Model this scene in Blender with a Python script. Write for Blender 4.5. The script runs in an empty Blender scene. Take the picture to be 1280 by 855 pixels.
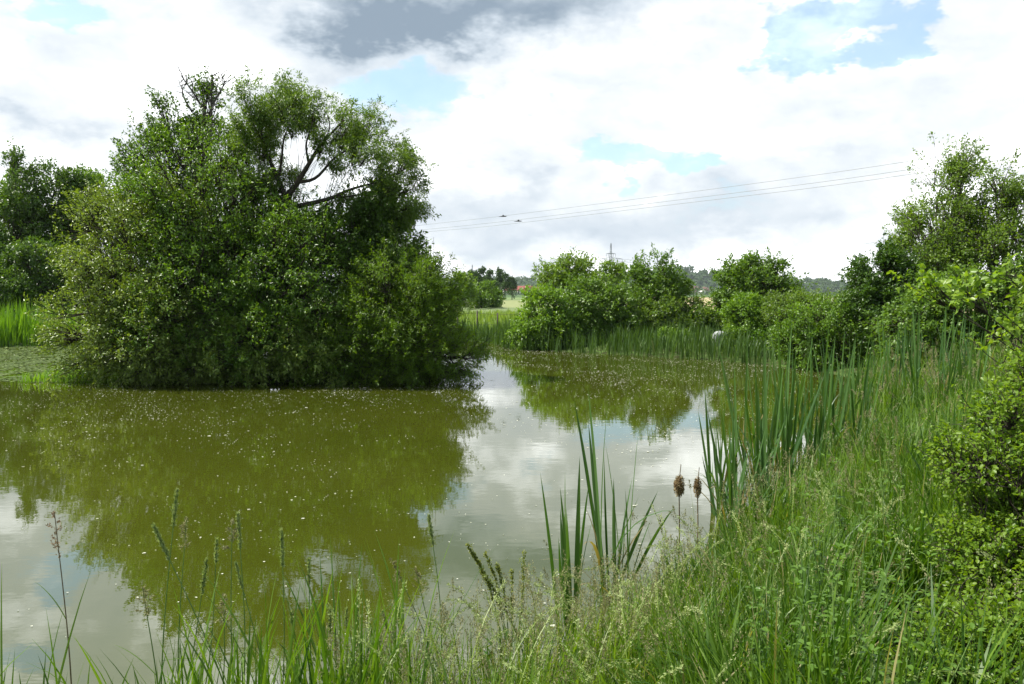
import bpy, math, random
import numpy as np
R = math.radians
SC = bpy.context.scene
COL = SC.collection

# ------------------------------------------------------------------ camera, sky, sun, exposure
F = 1000.0                                   # focal length in pixels of the 1280 px wide photograph
CAM_Z = 2.4                                  # eye height above the water
PITCH = math.atan(61.5 / F)
cd = bpy.data.cameras.new('camera'); cam = bpy.data.objects.new('camera', cd); COL.objects.link(cam)
cam.location = (0, 0, CAM_Z); cam.rotation_euler = (R(90) - PITCH, 0, 0)
cd.sensor_width = 36; cd.lens = 36 * F / 1280; cd.clip_start = 0.05; cd.clip_end = 20000
SC.camera = cam

SUN_EL, SUN_AZ = R(57), R(-82)               # azimuth measured from the view direction (+Y), negative = left
sd_ = bpy.data.lights.new('sun', 'SUN'); sun = bpy.data.objects.new('sun', sd_); COL.objects.link(sun)
sd_.energy = 5.0; sd_.angle = R(0.6); sd_.color = (1.0, 0.95, 0.86)
sun.rotation_euler = (R(90) - SUN_EL, 0, math.pi - SUN_AZ)
sun.location = (-40, 20, 60)

SC.view_settings.view_transform = 'Standard'; SC.view_settings.look = 'None'
SC.view_settings.exposure = 0.70; SC.view_settings.gamma = 1.0; SC.view_settings.use_curve_mapping = False
SC.cycles.max_bounces = 7; SC.cycles.diffuse_bounces = 3; SC.cycles.glossy_bounces = 3
SC.cycles.transmission_bounces = 4; SC.cycles.transparent_max_bounces = 4; SC.cycles.volume_bounces = 0
SC.cycles.use_denoising = True
SC.cycles.caustics_reflective = False; SC.cycles.caustics_refractive = False
SC.cycles.sample_clamp_indirect = 6.0


def ray(px, py):
    cx, cy = (px - 640) / F, (427.5 - py) / F
    s, c = math.sin(PITCH), math.cos(PITCH)
    return np.array([cx, c + cy * s, -s + cy * c])


def W(px, py, Y):
    d = ray(px, py)
    p = d * (Y / d[1])
    return np.array([p[0], Y, p[2] + CAM_Z])


def G(px, py, z=0.0):
    d = ray(px, py); t = (z - CAM_Z) / d[2]
    return np.array([d[0] * t, d[1] * t, z])


class NT:
    """tiny helper for shader node trees"""
    def __init__(s, tree):
        s.t = tree; s.n = tree.nodes; s.l = tree.links

    def new(s, typ, **kw):
        n = s.n.new(typ)
        for k, v in kw.items():
            setattr(n, k, v)
        return n

    def put(s, sock, v):
        if hasattr(v, 'is_output') or isinstance(v, bpy.types.NodeSocket):
            s.l.new(v, sock)
        else:
            sock.default_value = v

    def math(s, op, a, b=0.0, c=0.0, clamp=False):
        n = s.n.new('ShaderNodeMath'); n.operation = op; n.use_clamp = clamp
        for i, v in enumerate((a, b, c)):
            s.put(n.inputs[i], v)
        return n.outputs[0]

    def noise(s, vec, scale, detail=4, rough=0.55, dist=0.0):
        n = s.n.new('ShaderNodeTexNoise'); n.inputs['Scale'].default_value = scale
        n.inputs['Detail'].default_value = detail; n.inputs['Roughness'].default_value = rough
        n.inputs['Distortion'].default_value = dist
        if vec is not None: s.l.new(vec, n.inputs['Vector'])
        return n.outputs[0]

    def maprange(s, v, a, b, c, d, smooth=True):
        n = s.n.new('ShaderNodeMapRange'); n.interpolation_type = 'SMOOTHSTEP' if smooth else 'LINEAR'
        for i, x in enumerate((v, a, b, c, d)):
            s.put(n.inputs[i], x)
        return n.outputs[0]

    def mix(s, f, a, b):
        n = s.n.new('ShaderNodeMix'); n.data_type = 'RGBA'
        s.put(n.inputs[0], f)
        s.put(n.inputs[6], a if not isinstance(a, tuple) else (*a, 1)[:4])
        s.put(n.inputs[7], b if not isinstance(b, tuple) else (*b, 1)[:4])
        return n.outputs[2]


def build_world():
    w = bpy.data.worlds.new('World'); SC.world = w; w.use_nodes = True
    w.node_tree.nodes.clear(); T = NT(w.node_tree)
    out = T.new('ShaderNodeOutputWorld')
    sky = T.new('ShaderNodeTexSky'); sky.sky_type = 'NISHITA'; sky.sun_disc = False
    sky.sun_elevation = SUN_EL; sky.sun_rotation = SUN_AZ
    sky.air_density = 1.0; sky.dust_density = 1.5; sky.ozone_density = 1.2
    bg1 = T.new('ShaderNodeBackground'); tint = T.new('ShaderNodeMix', data_type='RGBA', blend_type='MULTIPLY'); tint.inputs[0].default_value = 1; T.l.new(sky.outputs[0], tint.inputs[6]); tint.inputs[7].default_value = (.92, 1.05, 1.0, 1); T.l.new(tint.outputs[2], bg1.inputs[0]); bg1.inputs[1].default_value = 0.15
    tc = T.new('ShaderNodeTexCoord'); vec = tc.outputs['Generated']
    sep = T.new('ShaderNodeSeparateXYZ'); T.l.new(vec, sep.inputs[0])
    x, y, z = sep.outputs
    za = T.math('ABSOLUTE', z)
    az = T.math('ARCTAN2', x, y); el = T.math('ARCSINE', za)
    den = T.math('ADD', za, 0.16)
    comb = T.new('ShaderNodeCombineXYZ')
    T.l.new(T.math('DIVIDE', x, den), comb.inputs[0]); T.l.new(T.math('DIVIDE', y, den), comb.inputs[1])
    comb.inputs[2].default_value = 3.7
    P = comb.outputs[0]
    sc = T.new('ShaderNodeVectorMath', operation='MULTIPLY'); T.l.new(vec, sc.inputs[0]); sc.inputs[1].default_value = (1, 1, 1.9)
    V = sc.outputs[0]
    nbig = T.noise(P, 0.9, 4, 0.6, 0.0)
    nmid = T.noise(V, 7.0, 7, 0.62, 0.0)
    wa = T.noise(V, 6.3, 5, 0.62); 
    off = T.new('ShaderNodeVectorMath', operation='ADD'); T.l.new(V, off.inputs[0]); off.inputs[1].default_value = (5.2, 1.3, 9.1)
    wb = T.noise(off.outputs[0], 7.0, 5, 0.62)
    azw = T.math('ADD', az, T.math('MULTIPLY', T.math('SUBTRACT', wa, 0.5), 0.34))
    elw = T.math('ADD', el, T.math('MULTIPLY', T.math('SUBTRACT', wb, 0.5), 0.24))

    def blobs(lst):
        tot = None
        for (px, py, rx, ry, wt) in lst:
            d = ray(px, py); d = d / np.linalg.norm(d)
            a0 = math.atan2(d[0], d[1]); e0 = math.asin(d[2])
            k = math.cos(a0) ** 2
            qa = T.math('POWER', T.math('DIVIDE', T.math('SUBTRACT', azw, a0), rx / F * k), 2.0)
            qe = T.math('POWER', T.math('DIVIDE', T.math('SUBTRACT', elw, e0), ry / F * math.cos(a0)), 2.0)
            g = T.math('MULTIPLY', T.math('POWER', 2.71828, T.math('MULTIPLY', T.math('ADD', qa, qe), -1.0)), wt)
            tot = g if tot is None else T.math('ADD', tot, g)
        return tot
    holes = blobs([(75, 14, 90, 34, 1.3), (1000, 45, 70, 50, 1.15), (1075, 42, 55, 30, 1.05), (505, 118, 105, 42, 1.05),
                   (775, 188, 75, 34, 1.0), (845, 208, 60, 20, .9), (690, 120, 40, 20, .6), (10, 245, 30, 14, .5), (590, 205, 18, 18, .5),
                   (900, 268, 130, 26, .55), (640, 318, 140, 22, .5), (420, -190, 150, 60, .8), (-60, -120, 140, 50, .8)])
    darks = blobs([(590, 12, 240, 54, .42), (420, 0, 170, 30, .34), (640, -40, 260, 60, .35), (1060, 235, 110, 60, .12), (880, 240, 60, 60, .08), (330, 60, 120, 26, .12), (60, 155, 62, 30, .34), (950, 225, 170, 74, .15), (1040, 190, 60, 30, .1),
                   (640, 240, 80, 26, .26), (900, 275, 160, 32, .15), (700, 282, 170, 26, .16), (630, 312, 150, 24, .26),
                   (560, 235, 60, 50, .16), (1180, 120, 120, 60, .12), (760, 140, 60, 40, .14)])
    wv = T.new('ShaderNodeVectorMath', operation='ADD'); T.l.new(V, wv.inputs[0])
    wn = T.new('ShaderNodeTexNoise'); wn.inputs['Scale'].default_value = 5.0; wn.inputs['Detail'].default_value = 3; T.l.new(V, wn.inputs['Vector'])
    ws = T.new('ShaderNodeVectorMath', operation='SCALE'); T.l.new(wn.outputs[1], ws.inputs[0]); ws.inputs['Scale'].default_value = .30; T.l.new(ws.outputs[0], wv.inputs[1])
    vo = T.new('ShaderNodeTexVoronoi'); vo.feature = 'F1'; T.l.new(wv.outputs[0], vo.inputs['Vector'])
    vo.inputs['Scale'].default_value = 6.5; vo.inputs['Detail'].default_value = 3.0; vo.inputs['Roughness'].default_value = .5
    vo.normalize = True
    puff = T.math('SUBTRACT', 0.55, vo.outputs['Distance'])              # rounded heads of cumulus
    zen = T.math('ADD', T.maprange(el, 0.42, 0.82, 0.0, 0.58), T.maprange(y, 0.35, -0.25, 0.0, 0.50))  # dims the unseen clouds overhead and behind the camera to deepen shadows
    cover = T.math('SUBTRACT', T.math('ADD', 0.86, T.math('MULTIPLY', T.math('SUBTRACT', nmid, 0.5), 0.7)), holes)
    cover = T.math('ADD', cover, T.math('MULTIPLY', T.math('SUBTRACT', nbig, 0.5), 0.5))
    cover = T.math('ADD', cover, T.math('MULTIPLY', puff, 0.45))
    cover = T.maprange(cover, 0.10, 0.56, 0.30, 1.0)
    b = T.math('SUBTRACT', T.math('ADD', 0.585, T.math('MULTIPLY', T.math('MULTIPLY', T.math('SUBTRACT', nmid, 0.5), 0.95), T.maprange(darks, 0.1, 0.6, 1.0, 0.3))), darks)
    b = T.math('ADD', b, T.math('MULTIPLY', puff, T.maprange(darks, 0.1, 0.6, 0.85, 0.45)))
    b = T.math('ADD', b, T.math('MULTIPLY', T.math('SUBTRACT', nbig, 0.5), 0.5))
    b = T.math('SUBTRACT', b, zen)
    b1 = T.maprange(b, 0.0, 0.35, 0.0, 1.0, False); b2 = T.maprange(b, 0.35, 0.72, 0.0, 1.0, False); b3 = T.maprange(b, 0.72, 1.10, 0.0, 1.0, False)
    colr = T.mix(b3, T.mix(b2, T.mix(b1, (0.20, 0.255, 0.315), (0.43, 0.485, 0.54)), (0.62, 0.65, 0.67)), (2.05, 2.07, 2.08))
    bg2 = T.new('ShaderNodeBackground'); T.l.new(colr, bg2.inputs[0]); bg2.inputs[1].default_value = 1.0
    mx = T.new('ShaderNodeMixShader'); T.l.new(cover, mx.inputs[0])
    T.l.new(bg1.outputs[0], mx.inputs[1]); T.l.new(bg2.outputs[0], mx.inputs[2])
    T.l.new(mx.outputs[0], out.inputs[0])


build_world()

# ------------------------------------------------------------------ object helpers
def link(o, parent=None):
    COL.objects.link(o)
    if parent is not None: o.parent = parent
    return o


def tag(o, label=None, cat=None, group=None, kind=None):
    if label: o['label'] = label
    if cat: o['category'] = cat
    if group: o['group'] = group
    if kind: o['kind'] = kind
    return o


def thing(name, label, cat, loc=(0, 0, 0), group=None, rz=0):
    o = bpy.data.objects.new(name, None); o.empty_display_size = .2
    o.location = tuple(float(v) for v in loc); o.rotation_euler = (0, 0, rz)
    link(o); return tag(o, label, cat, group)


class MB:
    """collects numpy pieces and builds ONE mesh"""
    def __init__(s):
        s.v = []; s.f3 = []; s.f4 = []; s.a = []; s.n = 0; s.m3 = []; s.m4 = []

    def add(s, v, f3=None, f4=None, a=None, mat=0):
        v = np.asarray(v, np.float32).reshape(-1, 3)
        if f3 is not None and len(f3):
            f3 = np.asarray(f3, np.int32).reshape(-1, 3) + s.n; s.f3.append(f3); s.m3.append(np.full(len(f3), mat, np.int32))
        if f4 is not None and len(f4):
            f4 = np.asarray(f4, np.int32).reshape(-1, 4) + s.n; s.f4.append(f4); s.m4.append(np.full(len(f4), mat, np.int32))
        s.v.append(v); s.a.append(np.full(len(v), .5, np.float32) if a is None else np.broadcast_to(np.asarray(a, np.float32), (len(v),)))
        s.n += len(v); return s

    def mesh(s, name, mats, smooth=False):
        me = bpy.data.meshes.new(name)
        V = np.concatenate(s.v) if s.v else np.zeros((0, 3), np.float32)
        f3 = np.concatenate(s.f3) if s.f3 else np.zeros((0, 3), np.int32)
        f4 = np.concatenate(s.f4) if s.f4 else np.zeros((0, 4), np.int32)
        me.vertices.add(len(V)); me.vertices.foreach_set('co', V.ravel())
        nl = f3.size + f4.size
        me.loops.add(nl); me.loops.foreach_set('vertex_index', np.concatenate([f3.ravel(), f4.ravel()]))
        npoly = len(f3) + len(f4); me.polygons.add(npoly)
        st = np.concatenate([np.arange(len(f3)) * 3, f3.size + np.arange(len(f4)) * 4]).astype(np.int32)
        me.polygons.foreach_set('loop_start', st)
        me.polygons.foreach_set('material_index', np.concatenate(s.m3 + s.m4) if npoly else np.zeros(0, np.int32))
        if smooth: me.polygons.foreach_set('use_smooth', np.ones(npoly, bool))
        at = me.attributes.new('v', 'FLOAT', 'POINT'); at.data.foreach_set('value', np.concatenate(s.a) if s.a else np.zeros(0, np.float32))
        for m in (mats if isinstance(mats, (list, tuple)) else [mats]): me.materials.append(m)
        me.update(calc_edges=True); me.validate()
        return me

    def build(s, name, mats, parent=None, smooth=False, origin=None):
        """origin: the parent's location, so that world-space vertices become local"""
        if origin is not None:
            s.v = [v - np.asarray(origin, np.float32) for v in s.v]
        return link(bpy.data.objects.new(name, s.mesh(name, mats, smooth)), parent)


def unit(a):
    return a / np.maximum(np.linalg.norm(a, axis=-1, keepdims=True), 1e-9)


def leaves(mb, P, D, N, L, Wd, a, fold=.25, shape=4, droop=0.0):
    """one small folded face per leaf: P base, D direction, N rough normal"""
    n = len(P); D = unit(D); S = unit(np.cross(D, N)); U = np.cross(S, D)
    L = np.broadcast_to(L, (n,))[:, None]; Wd = np.broadcast_to(Wd, (n,))[:, None]
    if shape == 4:
        vs = [P, P + D * L * .45 + S * Wd * .5 + U * Wd * fold, P + D * L - U * L * droop, P + D * L * .45 - S * Wd * .5 + U * Wd * fold]
        V = np.stack(vs, 1).reshape(-1, 3)
        b = (np.arange(n) * 4)[:, None]
        mb.add(V, np.concatenate([b + np.array([0, 1, 2]), b + np.array([0, 2, 3])]), None, np.repeat(a, 4))
    else:
        vs = [P, P + D * L * .28 + S * Wd * .42 + U * Wd * fold, P + D * L * .66 + S * Wd * .46 + U * Wd * fold * .8 - U * L * droop * .4, P + D * L - U * L * droop,
              P + D * L * .66 - S * Wd * .46 + U * Wd * fold * .8 - U * L * droop * .4, P + D * L * .28 - S * Wd * .42 + U * Wd * fold, P + D * L * .5 - U * L * droop * .2]
        V = np.stack(vs, 1).reshape(-1, 3)
        b = (np.arange(n) * 7)[:, None]
        t = [np.array([0, 1, 6]), np.array([1, 2, 6]), np.array([2, 3, 6]), np.array([6, 3, 4]), np.array([6, 4, 5]), np.array([0, 6, 5])]
        mb.add(V, np.concatenate([b + q for q in t]), None, np.repeat(a, 7))


def tubes(mb, P, Rr, sides=5, a=.5, mat=0):
    """P (n,k,3) polylines, Rr (n,k) radii"""
    P = np.asarray(P, float); Rr = np.asarray(Rr, float)
    n, k, _ = P.shape
    T = np.empty_like(P); T[:, 1:-1] = P[:, 2:] - P[:, :-2]; T[:, 0] = P[:, 1] - P[:, 0]; T[:, -1] = P[:, -1] - P[:, -2]
    T = unit(T)
    ref = np.where(np.abs(T[..., 2:3]) > .9, np.array([1., 0, 0]), np.array([0, 0, 1.]))
    A = unit(np.cross(T, ref)); B = np.cross(T, A)
    th = np.arange(sides) * 2 * math.pi / sides
    V = P[:, :, None] + Rr[:, :, None, None] * (np.cos(th)[:, None] * A[:, :, None] + np.sin(th)[:, None] * B[:, :, None])
    idx = np.arange(n * k * sides).reshape(n, k, sides)
    q = np.stack([idx[:, :-1], np.roll(idx, -1, 2)[:, :-1], np.roll(idx, -1, 2)[:, 1:], idx[:, 1:]], -1)
    mb.add(V.reshape(-1, 3), None, q.reshape(-1, 4), a, mat)


def bez(p0, p1, p2, k):
    t = np.linspace(0, 1, k)[:, None]
    p0, p1, p2 = (np.asarray(p, float)[..., None, :] for p in (p0, p1, p2))
    return (1 - t) ** 2 * p0 + 2 * t * (1 - t) * p1 + t ** 2 * p2


def path(pts, k=10):
    """smooth polyline through pts"""
    pts = np.asarray(pts, float); m = len(pts)
    if m == 2: return np.linspace(pts[0], pts[1], k)
    ext = np.vstack([2 * pts[0] - pts[1], pts, 2 * pts[-1] - pts[-2]])
    out = []
    for u in np.linspace(0, m - 1 - 1e-6, k):
        i = int(u); t = u - i
        a, b, c, d = ext[i:i + 4]
        out.append(.5 * ((2 * b) + (-a + c) * t + (2 * a - 5 * b + 4 * c - d) * t * t + (-a + 3 * b - 3 * c + d) * t ** 3))
    return np.array(out)


def blades(mb, P, az, H, lean, curl, Wd, a, segs=4, twist=0.0, keep=.55, vfold=0.0):
    """grass or reed blades: ribbons that lean towards az and curl over; keep = share of length at full width"""
    n = len(P); t = np.linspace(0, 1, segs + 1)
    H, lean, curl, Wd, az = (np.broadcast_to(np.asarray(q, float), (n,)) for q in (H, lean, curl, Wd, az))
    ang = lean[:, None] + curl[:, None] * t[None] ** 1.6
    ds = H[:, None] / segs
    dx = np.concatenate([np.zeros((n, 1)), np.cumsum(np.sin(ang[:, 1:]) * ds, 1)], 1)
    dz = np.concatenate([np.zeros((n, 1)), np.cumsum(np.cos(ang[:, 1:]) * ds, 1)], 1)
    dirx = np.stack([np.cos(az), np.sin(az), 0 * az], -1)
    C = P[:, None] + dirx[:, None] * dx[..., None] + np.array([0, 0, 1.]) * dz[..., None]
    rot = az + math.pi / 2
    tw = np.broadcast_to(np.asarray(twist, float), (n,))
    rr = rot[:, None] + tw[:, None] * t[None]
    side = np.stack([np.cos(rr), np.sin(rr), 0 * rr], -1)
    wprof = np.where(t < keep, .75 + .25 * t / keep, np.cos((t - keep) / (1 - keep) * math.pi / 2) ** .8)
    hw = Wd[:, None] * .5 * wprof[None]
    Lf = C[:, :-1] + side[:, :-1] * hw[:, :-1, None]; Rt = C[:, :-1] - side[:, :-1] * hw[:, :-1, None]
    if vfold:
        nrm = np.stack([-np.sin(rr), np.cos(rr), 0 * rr], -1)
        Md = C[:, :-1] + nrm[:, :-1] * hw[:, :-1, None] * vfold
        per = 3 * segs + 1
        V = np.concatenate([np.stack([Lf, Md, Rt], 2).reshape(n, -1, 3), C[:, -1:]], 1)
        b = (np.arange(n) * per)[:, None]; q = []; tr = []
        for i in range(segs - 1):
            o = i * 3
            q += [b + np.array([o, o + 1, o + 4, o + 3]), b + np.array([o + 1, o + 2, o + 5, o + 4])]
        o = (segs - 1) * 3
        tr = [b + np.array([o, o + 1, per - 1]), b + np.array([o + 1, o + 2, per - 1])]
    else:
        per = 2 * segs + 1
        V = np.concatenate([np.stack([Lf, Rt], 2).reshape(n, -1, 3), C[:, -1:]], 1)
        b = (np.arange(n) * per)[:, None]
        q = [b + np.array([2 * i, 2 * i + 1, 2 * i + 3, 2 * i + 2]) for i in range(segs - 1)]
        tr = [b + np.array([2 * segs - 2, 2 * segs - 1, 2 * segs])]
    mb.add(V.reshape(-1, 3), np.concatenate(tr), np.concatenate(q), np.repeat(a, per))
    return C[:, -1], unit(C[:, -1] - C[:, -2])


def rvec(g, n):
    return unit(g.normal(size=(n, 3)))


# ------------------------------------------------------------------ materials
def leafmat(name, a, b, rough=.42, spec=.45, trans=.32, tcol=None, dry=None):
    """a..b: the two ends of the leaf colour in this plant, picked per leaf"""
    m = bpy.data.materials.new(name); m.use_nodes = True; T = NT(m.node_tree); T.n.clear()
    out = T.new('ShaderNodeOutputMaterial'); at = T.new('ShaderNodeAttribute', attribute_name='v')
    col = T.mix(at.outputs['Fac'], a, b)
    if dry:
        col = T.mix(T.maprange(at.outputs['Fac'], .93, .97, 0, 1), col, dry)
    p = T.new('ShaderNodeBsdfPrincipled'); T.l.new(col, p.inputs['Base Color'])
    p.inputs['Roughness'].default_value = rough; p.inputs['Specular IOR Level'].default_value = spec
    tr = T.new('ShaderNodeBsdfTranslucent')
    hs = T.new('ShaderNodeMix', data_type='RGBA', blend_type='MULTIPLY'); hs.inputs[0].default_value = 1
    T.l.new(col, hs.inputs[6]); hs.inputs[7].default_value = (*(tcol or (1.75, 1.7, .40)), 1)
    T.l.new(hs.outputs[2], tr.inputs[0])
    mx = T.new('ShaderNodeMixShader'); mx.inputs[0].default_value = trans
    T.l.new(p.outputs[0], mx.inputs[1]); T.l.new(tr.outputs[0], mx.inputs[2]); T.l.new(mx.outputs[0], out.inputs[0])
    return m


def plain(name, a, b=None, scale=8, rough=.7, metal=0.0, spec=.3, bump=0.0):
    m = bpy.data.materials.new(name); m.use_nodes = True; T = NT(m.node_tree); T.n.clear()
    out = T.new('ShaderNodeOutputMaterial'); p = T.new('ShaderNodeBsdfPrincipled')
    tc = T.new('ShaderNodeTexCoord'); nz = T.noise(tc.outputs['Object'], scale, 6, .6)
    T.l.new(T.mix(T.maprange(nz, .3, .7, 0, 1), a, b or tuple(.7 * q for q in a)), p.inputs['Base Color'])
    p.inputs['Roughness'].default_value = rough; p.inputs['Metallic'].default_value = metal; p.inputs['Specular IOR Level'].default_value = spec
    if bump:
        bn = T.new('ShaderNodeBump'); bn.inputs['Strength'].default_value = bump; bn.inputs['Distance'].default_value = .02
        T.l.new(nz, bn.inputs['Height']); T.l.new(bn.outputs[0], p.inputs['Normal'])
    T.l.new(p.outputs[0], out.inputs[0]); return m


BARK = plain('bark', (.075, .06, .045), (.03, .025, .02), 9, .9, bump=.6)
BARK_PALE = plain('bark_pale', (.16, .14, .11), (.07, .06, .045), 9, .9, bump=.5)
DEADWOOD = plain('dead_wood', (.13, .11, .095), (.07, .06, .05), 9, .9)
M_WILLOW = leafmat('willow_leaf', (.085, .155, .022), (.145, .235, .038), .38, .42, .38)
M_SALLOW = leafmat('sallow_leaf', (0.128, 0.202, 0.030), (0.231, 0.323, 0.057), .38, .5, .28)
M_DARK = leafmat('alder_leaf', (0.052, 0.114, 0.015), (0.096, 0.175, 0.021), .40, .38, .30)
M_CENTRE = leafmat('broad_willow_leaf', (0.072, 0.158, 0.016), (0.155, 0.273, 0.026), .38, .42, .34)
M_OLIVE = leafmat('feathery_leaf', (0.072, 0.153, 0.009), (0.146, 0.248, 0.014), .42, .4, .40)
M_LIGHT = leafmat('bright_shrub_leaf', (0.099, 0.201, 0.018), (0.183, 0.310, 0.034), .40, .5, .34)
M_MID = leafmat('shrub_leaf', (0.079, 0.159, 0.018), (0.135, 0.237, 0.029), .42, .45, .34)
M_HORN = leafmat('hornbeam_leaf', (0.034, 0.087, 0.009), (0.079, 0.159, 0.017), .40, .45, .28)
M_ASPEN = leafmat('aspen_leaf', (0.095, 0.173, 0.019), (0.167, 0.267, 0.032), .38, .5, .40)
M_HAWTHORN = leafmat('hawthorn_leaf', (.080, .170, .012), (.190, .290, .024), .42, .35, .40)
M_HAZEL = leafmat('hazel_leaf', (0.117, 0.224, 0.023), (0.255, 0.367, 0.047), .40, .45, .42)
M_FAR = leafmat('far_leaf', (.040, .085, .026), (.070, .125, .038), .6, .2, .25)  # bluish: part of the distance haze is put into this leaf colour
M_GRASS = leafmat('grass_blade', (.034, .098, .008), (.165, .275, .034), .45, .32, .38, dry=(.32, .29, .14))
M_GRASS_PALE = leafmat('grass_blade_pale', (0.118, 0.201, 0.034), (0.238, 0.324, 0.060), .45, .4, .36, dry=(.32, .28, .15))
M_CATTAIL = leafmat('cattail_leaf', (.040, .102, .024), (.085, .172, .044), .38, .42, .32, dry=(.22, .18, .08))
M_REED = leafmat('reed_leaf', (.042, .095, .018), (.092, .165, .036), .5, .35, .3, dry=(.26, .22, .12))  #(0.063, 0.144, 0.019), (0.135, 0.237, 0.036), .45, .4, .34, dry=(.28, .24, .14))
M_REEDL = leafmat('reed_leaf_bright', (0.095, 0.216, 0.015), (0.175, 0.317, 0.027), .45, .4, .36)
M_SEED = leafmat('seed_head', (.20, .205, .095), (.34, .33, .18), .7, .2, .3, (1.1, 1.05, .8))
M_SEED_PINK = leafmat('seed_head_pink', (.22, .15, .10), (.33, .26, .17), .7, .2, .3, (1.1, 1, .8))
M_SEED_GREEN = leafmat('seed_head_green', (.24, .32, .10), (.36, .42, .18), .6, .3, .3, (1.2, 1.2, .7))
M_DOCK = leafmat('dock_seed', (.14, .19, .035), (.25, .27, .06), .6, .3, .3)
M_NETTLE = leafmat('nettle_leaf', (0.052, 0.133, 0.012), (0.115, 0.217, 0.022), .42, .4, .36)
M_STEM = plain('green_stem', (.17, .26, .07), (.10, .18, .045), 12, .5)
M_STEM_DRY = plain('dry_stem', (.22, .17, .10), (.11, .08, .05), 14, .7)


def water_mat():
    m = bpy.data.materials.new('murky_water'); m.use_nodes = True; T = NT(m.node_tree); T.n.clear()
    out = T.new('ShaderNodeOutputMaterial'); p = T.new('ShaderNodeBsdfPrincipled')
    ge = T.new('ShaderNodeNewGeometry'); pos = ge.outputs['Position']
    n1 = T.noise(pos, .25, 4, .5)
    T.l.new(T.mix(T.maprange(n1, .3, .7, 0, 1), (.042, .053, .0045), (.053, .064, .0065)), p.inputs['Base Color'])
    p.inputs['Roughness'].default_value = .012; p.inputs['IOR'].default_value = 1.95
    st = T.new('ShaderNodeVectorMath', operation='MULTIPLY'); T.l.new(pos, st.inputs[0]); st.inputs[1].default_value = (1.0, 1.7, 1)
    h = T.math('ADD', T.noise(st.outputs[0], 3.2, 3, .5), T.math('MULTIPLY', T.noise(st.outputs[0], .55, 2, .5), 2.0))
    bn = T.new('ShaderNodeBump'); bn.inputs['Strength'].default_value = .07; bn.inputs['Distance'].default_value = .012
    T.l.new(h, bn.inputs['Height']); T.l.new(bn.outputs[0], p.inputs['Normal'])
    T.l.new(p.outputs[0], out.inputs[0]); return m


def ground_mat():
    m = bpy.data.materials.new('meadow_ground'); m.use_nodes = True; T = NT(m.node_tree); T.n.clear()
    out = T.new('ShaderNodeOutputMaterial'); p = T.new('ShaderNodeBsdfPrincipled')
    ge = T.new('ShaderNodeNewGeometry'); pos = ge.outputs['Position']
    sp = T.new('ShaderNodeSeparateXYZ'); T.l.new(pos, sp.inputs[0]); X, Y, Z = sp.outputs
    n1 = T.noise(pos, .6, 6, .6); n2 = T.noise(pos, 5.0, 5, .6); n3 = T.noise(pos, .03, 4, .5)
    soil = T.mix(n2, (.030, .026, .014), (.060, .062, .024))
    grass = T.mix(n1, (.055, .105, .022), (.105, .160, .045))
    near = T.mix(T.maprange(n2, .35, .6, 0, 1), soil, grass)
    c = T.mix(T.maprange(Y, 30, 42, 0, 1), near, grass)
    Yn = T.math('ADD', Y, T.math('MULTIPLY', n3, 30.0))
    c = T.mix(T.maprange(Yn, 66, 72, 0, 1), c, T.mix(n1, (.13, .185, .075), (.17, .21, .095)))   # mown meadow
    c = T.mix(T.maprange(Yn, 112, 118, 0, 1), c, T.mix(n1, (.19, .235, .095), (.25, .26, .125)))      # ripening field
    c = T.mix(T.maprange(Yn, 210, 216, 0, 1), c, (.15, .21, .08))
    c = T.mix(T.maprange(Yn, 320, 340, 0, 1), c, (.07, .12, .04))
    tan = T.math('MULTIPLY', T.maprange(X, 12, 18, 0, 1), T.math('MULTIPLY', T.maprange(Y, 62, 66, 0, 1), T.maprange(Y, 330, 345, 1, 0)))
    c = T.mix(tan, c, T.mix(n1, (.36, .29, .17), (.42, .35, .21)))
    T.l.new(c, p.inputs['Base Color']); p.inputs['Roughness'].default_value = .95; p.inputs['Specular IOR Level'].default_value = .1
    T.l.new(p.outputs[0], out.inputs[0]); return m


# ------------------------------------------------------------------ terrain and pond
POND = np.array([(-60, 1.5), (-30, 2.2), (-8, 2.7), (-4, 3.2), (-2.2, 3.6), (-1.2, 3.9), (-.7, 4.15), (-.1, 4.5), (.85, 5.3), (2.2, 7.2), (3.4, 9.5), (5.3, 12.6),
                 (7.3, 16.2), (8.9, 19.6), (9.6, 22.8), (9.2, 25.5), (7.2, 28.6), (3.2, 32.0), (.4, 33.8), (-.3, 35.6), (-.9, 38.2), (-3.5, 42),
                 (-12, 41), (-20, 37), (-25, 34.6), (-32, 33.5), (-60, 33)], float)
ISL = (-5.9, 23.7, 4.7, 2.5)


def pond_sd(x, y):
    """signed distance to the shore, negative over the water"""
    x = np.asarray(x, float); y = np.asarray(y, float); sh = x.shape
    p = np.stack([x.ravel(), y.ravel()], 1); d = np.full(len(p), 1e9); ins = np.zeros(len(p), bool)
    n = len(POND)
    for i in range(n):
        a, b = POND[i], POND[(i + 1) % n]; e = b - a
        t = np.clip(((p - a) @ e) / (e @ e), 0, 1)
        d = np.minimum(d, np.linalg.norm(p - a - t[:, None] * e, axis=1))
        c = ((a[1] > p[:, 1]) != (b[1] > p[:, 1]))
        xi = (b[0] - a[0]) * (p[:, 1] - a[1]) / (b[1] - a[1] + 1e-12) + a[0]
        ins ^= c & (p[:, 0] < xi)
    return np.where(ins, -d, d).reshape(sh)


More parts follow.
